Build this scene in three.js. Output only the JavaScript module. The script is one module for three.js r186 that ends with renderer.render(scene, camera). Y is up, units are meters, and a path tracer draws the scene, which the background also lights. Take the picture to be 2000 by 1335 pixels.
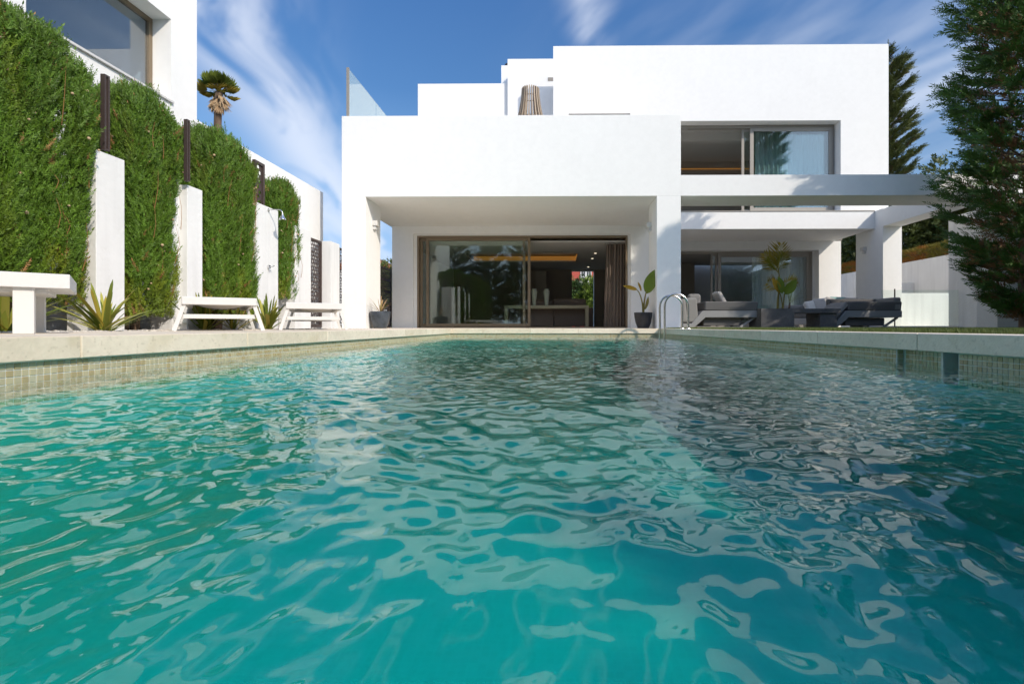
import * as THREE from 'three';
import { RoundedBoxGeometry } from 'three/addons/geometries/RoundedBoxGeometry.js';
import { mergeGeometries } from 'three/addons/utils/BufferGeometryUtils.js';
import { RectAreaLightUniformsLib } from 'three/addons/lights/RectAreaLightUniformsLib.js';

// ---------------------------------------------------------------- camera, sky, sun, exposure
const FOCAL = 960, PX = 1073, PY = 637.5, YAW = 0.0115, EYE = 0.0435;   // all in pixels of the 2000 x 1335 photograph
const scene = new THREE.Scene();
const camera = new THREE.PerspectiveCamera(2 * Math.atan(667.5 / FOCAL) * 180 / Math.PI, 2000 / 1335, 0.05, 600);
camera.position.set(0, EYE, 0);
camera.rotation.y = YAW;
camera.setViewOffset(2000, 1335, 1000 - PX, 667.5 - PY, 2000, 1335);

const SUN = new THREE.Vector3(1.07, 1.0, 1.0).normalize();
const sun = new THREE.DirectionalLight(new THREE.Color().setRGB(1.0, 0.90, 0.76), 2.3);
sun.position.copy(SUN).multiplyScalar(60);
sun.castShadow = true; sun.shadow.radius = 1;
sun.shadow.mapSize.set(4096, 4096);
Object.assign(sun.shadow.camera, { left: -35, right: 35, top: 35, bottom: -35, near: 1, far: 160 });
scene.add(sun, sun.target);

const renderer = new THREE.WebGLRenderer({ antialias: true });
renderer.toneMapping = THREE.LinearToneMapping;
renderer.toneMappingExposure = 1.47;
renderer.shadowMap.enabled = true;
RectAreaLightUniformsLib.init();

// ---------------------------------------------------------------- random numbers and noise
function rng(seed) { let a = seed >>> 0; return () => { a = (a + 0x6D2B79F5) | 0; let t = Math.imul(a ^ (a >>> 15), 1 | a); t = (t + Math.imul(t ^ (t >>> 7), 61 | t)) ^ t; return ((t ^ (t >>> 14)) >>> 0) / 4294967296; }; }
const hash = (x, y, s) => { let h = Math.imul(x | 0, 374761393) ^ Math.imul(y | 0, 668265263) ^ Math.imul(s | 0, 1442695041); h = Math.imul(h ^ (h >>> 13), 1274126177); return ((h ^ (h >>> 16)) >>> 0) / 4294967296; };
const mod = (a, n) => ((a % n) + n) % n;
function vnoise(x, y, s = 0, per = 0) {
  const ix = Math.floor(x), iy = Math.floor(y), fx = x - ix, fy = y - iy, u = fx * fx * (3 - 2 * fx), v = fy * fy * (3 - 2 * fy);
  const g = per ? (a, b) => hash(mod(a, per), mod(b, per), s) : (a, b) => hash(a, b, s);
  const a = g(ix, iy), b = g(ix + 1, iy), c = g(ix, iy + 1), d = g(ix + 1, iy + 1);
  return a + (b - a) * u + (c - a) * v + (a - b - c + d) * u * v;
}
function fbm(x, y, oct = 5, s = 0, per = 0) { let f = 0, a = 0.5, n = 0; for (let i = 0; i < oct; i++) { f += a * vnoise(x, y, s + i * 17, per); n += a; x *= 2; y *= 2; per *= 2; a *= 0.5; } return f / n; }
const clamp = (x, a = 0, b = 1) => Math.min(b, Math.max(a, x));
const smooth = (a, b, x) => { const t = clamp((x - a) / (b - a)); return t * t * (3 - 2 * t); };
const lerp = (a, b, t) => a + (b - a) * t;

// ---------------------------------------------------------------- the sky: air and thin cirrus all the way round
{
  const W = 2048, H = 1024, data = new Float32Array(W * H * 4);
  const stops = [[0, [0.42, 0.52, 0.64]], [0.1, [0.27, 0.41, 0.60]], [0.25, [0.165, 0.315, 0.550]], [0.42, [0.076, 0.195, 0.430]], [0.62, [0.050, 0.145, 0.380]], [1, [0.060, 0.150, 0.360]]];
  const dirA = [-0.25, -0.968], perp = [0.968, -0.25];
  for (let j = 0; j < H; j++) {
    const el = ((j + 0.5) / H - 0.5) * Math.PI, y = Math.sin(el), c = Math.cos(el);
    for (let i = 0; i < W; i++) {
      const az = ((i + 0.5) / W - 0.5) * 2 * Math.PI, x = c * Math.cos(az), z = c * Math.sin(az), o = (j * W + i) * 4;
      const e = Math.max(y, 0);
      let k = 0; while (k < stops.length - 2 && e > stops[k + 1][0]) k++;
      const t = clamp((e - stops[k][0]) / (stops[k + 1][0] - stops[k][0]));
      const mu = x * SUN.x + y * SUN.y + z * SUN.z, g = Math.max(0, mu), phase = 0.80 * (1 + mu * mu);   // Rayleigh: the sky is darkest a quarter turn from the sun
      let col = [0, 1, 2].map((q) => lerp(stops[k][1][q], stops[k + 1][1][q], t) * phase);
      const glow = 0.26 * Math.pow(g, 1.5) + 0.55 * Math.pow(g, 8) + 1.6 * Math.pow(g, 36);
      col = col.map((v, q) => v + glow * [0.9, 0.85, 0.75][q]);
      if (y > 0.015) {
        const u = x / (y + 0.06), v = z / (y + 0.06);
        const a = u * dirA[0] + v * dirA[1], b = u * perp[0] + v * perp[1];
        const wx = (fbm(a * 0.9 + 3, b * 1.3, 3, 5) - 0.5) * 0.9;
        const n = fbm(a * 0.55 + wx, b * 2.1 + wx * 1.6, 5, 11), f = fbm(a * 1.9 + wx * 3 + b * 0.8, b * 9 + wx * 6, 6, 31);
        const cover = fbm(a * 0.22 + 9, b * 0.5 + 4.6, 3, 51);
        let d = smooth(0.50, 0.82, n * 0.78 + f * 0.22 + (cover - 0.5) * 0.7) * 0.75;
        // the long diagonal band of cirrus to the left of the villa, and a thin plume above its roof
        const s1 = Math.exp(-Math.pow((b + 0.56 - 0.03 * (a - 1.5) + wx * 0.22) / 0.17, 2)) * smooth(0.8, 1.5, a) * (1 - smooth(4.6, 7.5, a));
        const s2 = Math.exp(-Math.pow((b - 0.43 - 0.42 * (a - 1.3) + wx * 0.10) / 0.065, 2)) * smooth(0.5, 1.0, a) * (1 - smooth(1.42, 1.56, a));
        const s3 = Math.exp(-Math.pow((b - 1.55) / 0.65, 2)) * smooth(0.7, 1.4, a) * (1 - smooth(3.2, 5, a));
        d = Math.max(d, s1 * smooth(0.33, 0.68, f * 0.9 + n * 0.16) * 0.85, s2 * smooth(0.3, 0.72, f * 0.8 + n * 0.25) * 0.8, s3 * smooth(0.25, 0.75, f * 0.7 + n * 0.3) * 0.72);
        d *= smooth(0.015, 0.12, y) * 0.86;
        const cl = [0.60, 0.645, 0.74];
        col = col.map((v2, q) => lerp(v2, cl[q] + glow * 0.5, d));
      }
      if (y < 0) col = [0.22, 0.22, 0.20];
      data[o] = col[0]; data[o + 1] = col[1]; data[o + 2] = col[2]; data[o + 3] = 1;
    }
  }
  const tex = new THREE.DataTexture(data, W, H, THREE.RGBAFormat, THREE.FloatType);
  tex.mapping = THREE.EquirectangularReflectionMapping; tex.magFilter = THREE.LinearFilter; tex.needsUpdate = true;
  scene.background = tex; scene.environment = tex;
}

// ---------------------------------------------------------------- pixel directions to places (depth D is metres in front of the lens along the pool)
const AT = (px) => Math.atan((px - PX) / FOCAL) - YAW;
const X = (px, D) => D * Math.tan(AT(px));
const DX = (px, x) => x / Math.tan(AT(px));
const Y = (py, D, x = 0) => EYE + (PY - py) / FOCAL * (D * Math.cos(YAW) - x * Math.sin(YAW));

// ---------------------------------------------------------------- textures and materials
function tex(size, fn, srgb = true, metres = 1) {
  const data = new Uint8Array(size * size * 4);
  for (let j = 0; j < size; j++) for (let i = 0; i < size; i++) {
    const c = fn(i / size, j / size, i, j), o = (j * size + i) * 4;
    data[o] = clamp(c[0], 0, 255); data[o + 1] = clamp(c[1] ?? c[0], 0, 255); data[o + 2] = clamp(c[2] ?? c[0], 0, 255); data[o + 3] = 255;
  }
  const t = new THREE.DataTexture(data, size, size);
  t.wrapS = t.wrapT = THREE.RepeatWrapping; t.magFilter = THREE.LinearFilter; t.minFilter = THREE.LinearMipmapLinearFilter; t.generateMipmaps = true;
  if (srgb) t.colorSpace = THREE.SRGBColorSpace;
  t.repeat.set(1 / metres, 1 / metres); t.needsUpdate = true;
  return t;
}
const std = (o) => new THREE.MeshStandardMaterial(o);
const phys = (o) => new THREE.MeshPhysicalMaterial(o);
const rgb = (r, g, b) => new THREE.Color().setRGB(r, g, b);

const plasterMap = tex(512, (u, v) => { const n = fbm(u * 5, v * 5, 5, 3, 5), m = fbm(u * 40, v * 40, 3, 8, 40), st = fbm(u * 22, v * 2, 3, 13, 22); const k = 240 + (n - 0.5) * 3 + (m - 0.5) * 5 + (st - 0.5) * 2; return [k + 1, k, k - 2]; }, true, 4);
const plasterBump = tex(512, (u, v) => [128 + (fbm(u * 64, v * 64, 4, 21, 64) - 0.5) * 150 + (fbm(u * 6, v * 6, 3, 22, 6) - 0.5) * 24], false, 2.4);
const M = {};
M.wall = std({ map: plasterMap, bumpMap: plasterBump, bumpScale: 0.0015, roughness: 0.88 });
M.oldWall = std({ map: tex(512, (u, v) => { const n = fbm(u * 5, v * 5, 5, 43, 5), st = Math.pow(fbm(u * 26, v * 2, 4, 53, 26), 2.2), k = 238 + (n - 0.5) * 14 - st * 22; return [k, k - 1, k - 3]; }, true, 3), bumpMap: plasterBump, bumpScale: 0.005, roughness: 0.9 });
const stone = (base, seed, m) => tex(512, (u, v) => { const n = fbm(u * 4, v * 4, 5, seed, 4), f = fbm(u * 60, v * 60, 3, seed + 9, 60), sp = smooth(0.70, 0.8, fbm(u * 90, v * 90, 2, seed + 4, 90)), bl = smooth(0.55, 0.8, fbm(u * 9, v * 9, 4, seed + 30, 9)); const k = (n - 0.5) * 26 + (f - 0.5) * 14 - sp * 14; return base.map((b, q) => b + k - bl * [9, 10, 14][q]); }, true, m);
const fineBump = tex(512, (u, v) => [128 + (fbm(u * 90, v * 90, 3, 61, 90) - 0.5) * 160], false, 1);
M.coping = ['', '', ''].map((_, i) => std({ map: stone([230 - i * 4, 216 - i * 4, 195 - i * 5], 70 + i * 13, 1.6), bumpMap: fineBump, bumpScale: 0.002, roughness: 0.75 }));
M.paving = std({ map: stone([228, 215, 196], 110, 2), bumpMap: fineBump, bumpScale: 0.002, roughness: 0.8 });
M.soil = std({ map: tex(256, (u, v) => { const n = fbm(u * 12, v * 12, 5, 131, 12); return [70 + n * 50, 58 + n * 44, 44 + n * 34]; }, true, 1.5), roughness: 1 });
M.ground = std({ map: tex(256, (u, v) => { const n = fbm(u * 8, v * 8, 5, 141, 8); return [92 + n * 50, 90 + n * 46, 62 + n * 34]; }, true, 6), roughness: 1 });
M.turf = std({ map: tex(256, (u, v) => { const n = fbm(u * 30, v * 30, 4, 151, 30); return [46 + n * 46, 66 + n * 50, 20 + n * 16]; }, true, 1), roughness: 1 });
M.pebble = std({ color: rgb(0.62, 0.58, 0.52), roughness: 0.85 });
M.white = std({ color: rgb(0.68, 0.67, 0.65), roughness: 0.45 });
M.sling = std({ color: rgb(0.62, 0.58, 0.53), roughness: 0.9, bumpMap: fineBump, bumpScale: 0.002 });
M.bronze = std({ color: rgb(0.23, 0.175, 0.115), roughness: 0.42, metalness: 0.25 });
M.bronzeDark = std({ color: rgb(0.10, 0.075, 0.05), roughness: 0.5, metalness: 0.2 });
M.taupe = std({ color: rgb(0.31, 0.285, 0.25), roughness: 0.5, metalness: 0.1 });
M.rust = std({ color: rgb(0.085, 0.062, 0.056), roughness: 0.55, metalness: 0.35 });
M.steel = std({ color: rgb(0.62, 0.60, 0.57), roughness: 0.22, metalness: 1 });
M.chrome = std({ color: rgb(0.7, 0.7, 0.7), roughness: 0.15, metalness: 1 });
M.glass = phys({ color: rgb(0.93, 0.97, 0.95), transmission: 1, thickness: 0, roughness: 0.0, ior: 1.52 });
M.railGlass = phys({ color: rgb(0.86, 0.95, 0.93), transmission: 0.82, thickness: 0, roughness: 0.05, ior: 1.52 });
M.tint = phys({ color: rgb(0.74, 0.82, 0.88), transmission: 1, thickness: 0, roughness: 0.0, ior: 2.2 });
M.coated = phys({ color: rgb(0.86, 0.93, 0.93), transmission: 1, thickness: 0, roughness: 0.0, ior: 1.95 });
M.interior = std({ color: rgb(0.34, 0.275, 0.215), roughness: 0.7 });
M.interiorMid = std({ color: rgb(0.38, 0.33, 0.28), roughness: 0.75 });
M.ceiling = std({ color: rgb(0.62, 0.60, 0.57), roughness: 0.9 });
M.floorIn = std({ color: rgb(0.22, 0.19, 0.16), roughness: 0.4 });
M.cove = std({ color: rgb(0.5, 0.3, 0.12), emissive: rgb(0.85, 0.36, 0.06), emissiveIntensity: 0.13, roughness: 0.8 });
M.bulb = std({ color: rgb(0.8, 0.8, 0.75), emissive: rgb(1, 0.85, 0.62), emissiveIntensity: 0.9 });
M.curtain = std({ color: rgb(0.21, 0.165, 0.135), roughness: 0.95 });
M.sheer = phys({ color: rgb(0.86, 0.87, 0.87), roughness: 1, transmission: 0.35, thickness: 0, ior: 1.2, specularIntensity: 0.1 });
M.console = std({ color: rgb(0.50, 0.44, 0.30), roughness: 0.5 });
M.sofaIn = std({ color: rgb(0.21, 0.165, 0.14), roughness: 0.95, bumpMap: fineBump, bumpScale: 0.003 });
M.vase = std({ color: rgb(0.46, 0.49, 0.40), roughness: 0.25 });
M.potBlue = std({ map: stone([66, 74, 84], 171, 0.6), roughness: 0.32 });
M.potDark = std({ map: stone([34, 38, 46], 181, 0.6), roughness: 0.35 });
const weave = tex(256, (u, v, i, j) => [128 + ((i ^ j) & 2 ? 46 : -46) + (vnoise(u * 64, v * 64, 3, 64) - 0.5) * 90], false, 0.25);
const cloth = (r, g, b) => std({ color: rgb(r, g, b), roughness: 0.95, bumpMap: weave, bumpScale: 0.002 });
M.charcoal = cloth(0.12, 0.118, 0.118); M.greyCloth = cloth(0.24, 0.235, 0.23); M.paleCloth = cloth(0.46, 0.44, 0.42); M.whiteCloth = cloth(0.66, 0.65, 0.62); M.greenCloth = cloth(0.20, 0.36, 0.33);
M.sofaFrame = std({ color: rgb(0.30, 0.30, 0.305), roughness: 0.5, metalness: 0.1 });
M.concrete = std({ map: stone([92, 91, 92], 191, 1.1), bumpMap: fineBump, bumpScale: 0.003, roughness: 0.8 });
M.wood = std({ map: tex(256, (u, v) => { const n = fbm(u * 40, v * 3, 4, 201, 40); return [140 + n * 62, 124 + n * 60, 106 + n * 56]; }, true, 1), roughness: 0.75 });
M.bark = std({ map: tex(256, (u, v) => { const n = fbm(u * 18, v * 3, 5, 211, 18); return [60 + n * 110, 48 + n * 95, 38 + n * 82]; }, true, 0.6), bumpMap: tex(256, (u, v) => [fbm(u * 18, v * 3, 5, 211, 18) * 255], false, 0.6), bumpScale: 0.02, roughness: 0.95 });
M.leaf = std({ color: 0xffffff, roughness: 0.6 });
M.twig = std({ color: rgb(0.30, 0.14, 0.055), roughness: 0.9 });
M.core = M.bark;
const leafMat = (r, g, b, rough = 0.55) => phys({ color: rgb(r, g, b), roughness: rough, transmission: 0.22, thickness: 0, ior: 1.35, specularIntensity: 0.7 });
M.strap = [leafMat(0.26, 0.29, 0.045), leafMat(0.42, 0.40, 0.08), leafMat(0.15, 0.20, 0.03), leafMat(0.55, 0.44, 0.08)];
M.paddle = leafMat(0.16, 0.22, 0.03, 0.4); M.paddleYellow = leafMat(0.44, 0.27, 0.03, 0.45); M.frond = leafMat(0.21, 0.25, 0.03); M.frondYellow = leafMat(0.42, 0.34, 0.05); M.stem = leafMat(0.26, 0.22, 0.06);
M.palmGreen = leafMat(0.17, 0.22, 0.035); M.palmYellow = leafMat(0.42, 0.33, 0.06); M.thatch = std({ color: rgb(0.50, 0.36, 0.22), roughness: 1 }); M.dryLeaf = leafMat(0.55, 0.36, 0.18, 0.9);
M.roofTile = std({ color: rgb(0.42, 0.15, 0.07), roughness: 0.85 }); M.redWall = std({ color: rgb(0.50, 0.10, 0.07), roughness: 0.85 }); M.darkPane = std({ color: rgb(0.03, 0.035, 0.04), roughness: 0.1 });

// ---------------------------------------------------------------- builders
function metreUV(g) {
  const p = g.attributes.position, n = g.attributes.normal, uv = new Float32Array(p.count * 2);
  for (let i = 0; i < p.count; i++) {
    const ax = Math.abs(n.getX(i)), ay = Math.abs(n.getY(i)), az = Math.abs(n.getZ(i));
    if (ay >= ax && ay >= az) { uv[2 * i] = p.getX(i); uv[2 * i + 1] = p.getZ(i); }
    else if (ax >= az) { uv[2 * i] = p.getZ(i) + 0.37; uv[2 * i + 1] = p.getY(i); }
    else { uv[2 * i] = p.getX(i); uv[2 * i + 1] = p.getY(i); }
  }
  g.setAttribute('uv', new THREE.BufferAttribute(uv, 2));
  return g;
}
const used = {};
function numbered(name) { const n = used[name] = (used[name] ?? -1) + 1; return n ? name + '_' + String(n).padStart(3, '0') : name; }
function shade(o) { o.traverse((m) => { if (m.isMesh) { m.castShadow = true; m.receiveShadow = true; } }); return o; }
function thing(name, label, category, pos = [0, 0, 0], group) {
  const o = new THREE.Group(); o.name = numbered(name); o.position.set(...pos); scene.add(o);
  o.userData = { label, category }; if (group) o.userData.group = group;
  return o;
}
function structure(name, label, category, pos = [0, 0, 0]) { const o = thing(name, label, category, pos); o.userData.kind = 'structure'; return o; }
// geometry given in scene coordinates becomes a part of a group that is moved but not turned
const originOf = (o) => { const v = new THREE.Vector3(); while (o) { v.add(o.position); o = o.parent; } return v; };
function part(parent, name, geo, mat) {
  const o = originOf(parent); geo.translate(-o.x, -o.y, -o.z);
  return local(parent, name, geo, mat);
}
function local(parent, name, geo, mat) { const m = new THREE.Mesh(geo, mat); m.name = name; m.castShadow = m.receiveShadow = true; parent.add(m); return m; }
function sub(parent, name) { const g = new THREE.Group(); g.name = name; parent.add(g); return g; }
const merge = (list) => mergeGeometries(list.map((g) => { const h = g.index ? g.toNonIndexed() : g; for (const k of Object.keys(h.attributes)) if (!['position', 'normal', 'uv'].includes(k)) h.deleteAttribute(k); return h; }));
// a box between x0..x1, y0..y1 and depths d0..d1, its edges rounded by r
function box(x0, x1, y0, y1, d0, d1, r = 0) {
  const w = x1 - x0, h = y1 - y0, d = d1 - d0;
  const g = r > 0 ? new RoundedBoxGeometry(w, h, d, 2, Math.min(r, w / 2.1, h / 2.1, d / 2.1)) : new THREE.BoxGeometry(w, h, d);
  g.translate((x0 + x1) / 2, (y0 + y1) / 2, -(d0 + d1) / 2);
  return metreUV(g);
}
const lbox = (w, h, d, x, y, z, r = 0) => { const g = r > 0 ? new RoundedBoxGeometry(w, h, d, 2, Math.min(r, w / 2.1, h / 2.1, d / 2.1)) : new THREE.BoxGeometry(w, h, d); g.translate(x, y, z); return metreUV(g); };
// a wall across the view at depth d0..d1 with rectangular openings [x0, x1, y0, y1]
function wallX(x0, x1, y0, y1, d0, d1, holes = []) {
  const s = new THREE.Shape([[x0, y0], [x1, y0], [x1, y1], [x0, y1]].map((p) => new THREE.Vector2(...p)));
  for (const [a, b, c, d] of holes) s.holes.push(new THREE.Path([[a, c], [a, d], [b, d], [b, c]].map((p) => new THREE.Vector2(...p))));
  const g = new THREE.ExtrudeGeometry(s, { depth: d1 - d0, bevelEnabled: false });
  g.translate(0, 0, -d1);
  return metreUV(g);
}
// the same along the view, at x0..x1; openings [d0, d1, y0, y1]
function wallZ(d0, d1, y0, y1, x0, x1, holes = []) {
  const s = new THREE.Shape([[d0, y0], [d1, y0], [d1, y1], [d0, y1]].map((p) => new THREE.Vector2(...p)));
  for (const [a, b, c, d] of holes) s.holes.push(new THREE.Path([[a, c], [a, d], [b, d], [b, c]].map((p) => new THREE.Vector2(...p))));
  const g = new THREE.ExtrudeGeometry(s, { depth: x1 - x0, bevelEnabled: false });
  g.rotateY(Math.PI / 2); g.translate(x0, 0, 0);     // (d, y, e) -> (e, y, -d)
  return metreUV(g);
}
function tube(points, r, seg = 24, rad = 8, closed = false) { return new THREE.TubeGeometry(new THREE.CatmullRomCurve3(points.map((p) => new THREE.Vector3(...p)), closed), seg, r, rad, closed); }
function taper(points, r0, r1, seg = 12, rad = 8) {
  const c = new THREE.CatmullRomCurve3(points.map((p) => new THREE.Vector3(...p))), g = new THREE.TubeGeometry(c, seg, 1, rad, false), p = g.attributes.position;
  for (let i = 0; i <= seg; i++) { const q = c.getPointAt(i / seg), r = lerp(r0, r1, i / seg); for (let j = 0; j <= rad; j++) { const k = i * (rad + 1) + j; p.setXYZ(k, q.x + (p.getX(k) - q.x) * r, q.y + (p.getY(k) - q.y) * r, q.z + (p.getZ(k) - q.z) * r); } }
  return g;
}
function bar(a, b, w, d) { // a square bar from point a to point b
  const A = new THREE.Vector3(...a), B = new THREE.Vector3(...b), v = B.clone().sub(A), g = new THREE.BoxGeometry(w, v.length(), d);
  g.applyQuaternion(new THREE.Quaternion().setFromUnitVectors(new THREE.Vector3(0, 1, 0), v.clone().normalize())); g.translate((A.x + B.x) / 2, (A.y + B.y) / 2, (A.z + B.z) / 2);
  return metreUV(g);
}
function instanced(parent, name, geo, mat, list, colours) { // list of [x, y, z, quaternion, sx, sy, sz]
  const m = new THREE.InstancedMesh(geo, mat, list.length), t = new THREE.Matrix4(), p = new THREE.Vector3(), s = new THREE.Vector3(), c = new THREE.Color();
  list.forEach((e, i) => { m.setMatrixAt(i, t.compose(p.set(e[0], e[1], e[2]), e[3], s.set(e[4], e[5] ?? e[4], e[6] ?? e[4]))); if (colours) m.setColorAt(i, c.setRGB(...colours[i])); });
  m.name = name; m.castShadow = m.receiveShadow = true; m.userData.kind = 'stuff'; parent.add(m);
  return m;
}
const UPV = new THREE.Vector3(0, 1, 0);
function towards(x, y, z, roll) { const q = new THREE.Quaternion().setFromUnitVectors(UPV, new THREE.Vector3(x, y, z).normalize()); return q.multiply(new THREE.Quaternion().setFromAxisAngle(UPV, roll)); }
// a feathery spray of scale leaves, growing along +y
function sprayShape(seed, n, len, width, flat = 0.35, thin = 0.26) {
  const r = rng(seed), pos = [];
  const leaf = (bx, by, bz, dx, dy, dz, l, w) => {
    const d = new THREE.Vector3(dx, dy, dz).normalize(), s = new THREE.Vector3(r() - 0.5, r() - 0.5, (r() - 0.5) * 3).cross(d).normalize().multiplyScalar(w / 2);
    const m = [bx + d.x * l * 0.45, by + d.y * l * 0.45, bz + d.z * l * 0.45], e = [bx + d.x * l, by + d.y * l - l * 0.06, bz + d.z * l];
    pos.push(bx, by, bz, m[0] - s.x, m[1] - s.y, m[2] - s.z, e[0], e[1], e[2], bx, by, bz, e[0], e[1], e[2], m[0] + s.x, m[1] + s.y, m[2] + s.z);
  };
  const bend = (r() - 0.5) * 0.5;
  for (let i = 0; i < n; i++) {
    const t = (i + 0.3) / n, y = t * len * 0.86, x = bend * t * t * len, side = i % 2 ? 1 : -1, l = width * (1 - t * 0.55) * (0.7 + r() * 0.6);
    leaf(x, y, 0, side * (0.75 + r() * 0.3), 0.75 + r() * 0.5, (r() - 0.5) * flat * 2, l, l * thin);
  }
  leaf(bend * len * 0.75, len * 0.8, 0, bend * 0.5, 1, 0, len * 0.3, len * 0.3 * thin);
  leaf(0, 0, 0, bend * 0.7, 1, 0, len * 0.95, len * 0.05);
  const g = new THREE.BufferGeometry(); g.setAttribute('position', new THREE.Float32BufferAttribute(pos, 3)); g.computeVertexNormals();
  return g;
}

// ================================================================ GROUND AND POOL
const POOL = { x0: -2.3, x1: 2.3, far: 10.9, near: -1.6, floor: -1.05, water: -0.198, bottom: -0.11 };
const WALLX = 2.335;
{
  const s = new THREE.Shape([[-260, -200], [260, -200], [260, 400], [-260, 400]].map((p) => new THREE.Vector2(...p)));
  s.holes.push(new THREE.Path([[-2.6, -1.9], [-2.6, 11.2], [2.6, 11.2], [2.6, -1.9]].map((p) => new THREE.Vector2(...p))));
  const g = new THREE.ShapeGeometry(s); g.rotateX(-Math.PI / 2); g.translate(0, -0.06, 0); metreUV(g);
  const gr = structure('ground', 'dry earth ground reaching past the villa and garden', 'ground');
  local(gr, 'soil', g, M.ground);
}
const paving = structure('paving', 'pale stone paving beside the pool and under the porch', 'paving');
{ // the slabs of the terrace, each a piece of its own
  const r = rng(5);
  const lay = (x0, x1, d0, d1, nx, nz) => { for (let i = 0; i < nx; i++) for (let j = 0; j < nz; j++) { const a = lerp(x0, x1, i / nx), b = lerp(x0, x1, (i + 1) / nx), c = lerp(d0, d1, j / nz), d = lerp(d0, d1, (j + 1) / nz); part(paving, 'slab', box(a + 0.003, b - 0.003, -0.05, -0.001 + (r() - 0.5) * 0.003, c + 0.003, d - 0.003, 0.003), [M.coping[0], M.coping[1], M.paving][Math.floor(r() * 3)]); } };
  lay(-3.95, -2.68, 0.2, 11.3, 2, 16);
  lay(-4, 12, -8, -1.96, 12, 5);
  lay(-5.4, 3.3, 11.3, 15.9, 14, 7);
  lay(3.3, 12.2, 12.9, 18.6, 12, 8);
}
const coping = structure('pool_coping', 'thick cream stone coping running round the pool edge', 'coping');
{
  const r = rng(17), y0 = POOL.bottom, slab = (x0, x1, d0, d1) => part(coping, 'coping_slab', box(x0 + 0.0012, x1 - 0.0012, y0, (r() - 0.5) * 0.001, d0 + 0.0012, d1 - 0.0012, 0.007), M.coping[Math.floor(r() * 3)]);
  for (let d = 2.36 - 1.29 * 3; d < 10.6; d += 1.29) slab(-2.68, -2.3, Math.max(d, -1.6), Math.min(d + 1.29, 10.9));
  for (let d = 3.15 - 1.185 * 4; d < 10.8; d += 1.185) slab(2.3, 2.64, Math.max(d, -1.6), Math.min(d + 1.185, 10.9));
  for (let i = 0; i < 5; i++) slab(-2.68 + i * 1.064, -2.68 + (i + 1) * 1.064, 10.9, 11.3);
  for (let i = 0; i < 5; i++) slab(-2.68 + i * 1.064, -2.68 + (i + 1) * 1.064, -1.95, -1.6);
}
const basin = structure('pool_basin', 'mosaic lined pool basin below the coping', 'pool');
const mosaicMap = tex(1024, (u, v, i, j) => {
  const n = 32, a = u * n, b = v * n, fx = a - Math.floor(a), fy = b - Math.floor(b), edge = Math.min(fx, fy, 1 - fx, 1 - fy) < 0.07;
  const h = hash(Math.floor(a), Math.floor(b), 5), k = hash(Math.floor(a), Math.floor(b), 9);
  if (edge) return [192, 195, 183];
  return [lerp(189, 194, h), lerp(191, 195, h) - k, lerp(178, 183, h)];
}, true, 1);
M.mosaic = std({ map: mosaicMap, roughness: 0.35 });
M.grout = std({ color: rgb(0.66, 0.70, 0.67), roughness: 0.9 });
M.tiles = [rgb(0.46, 0.39, 0.22), rgb(0.52, 0.46, 0.29), rgb(0.48, 0.43, 0.28), rgb(0.43, 0.35, 0.19), rgb(0.49, 0.46, 0.32)].map((color) => std({ color, roughness: 0.3, bumpMap: fineBump, bumpScale: 0.001 }));
const SK0 = DX(1752, WALLX), SK1 = DX(1873, WALLX); // the skimmer opening, far and near edge
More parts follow.
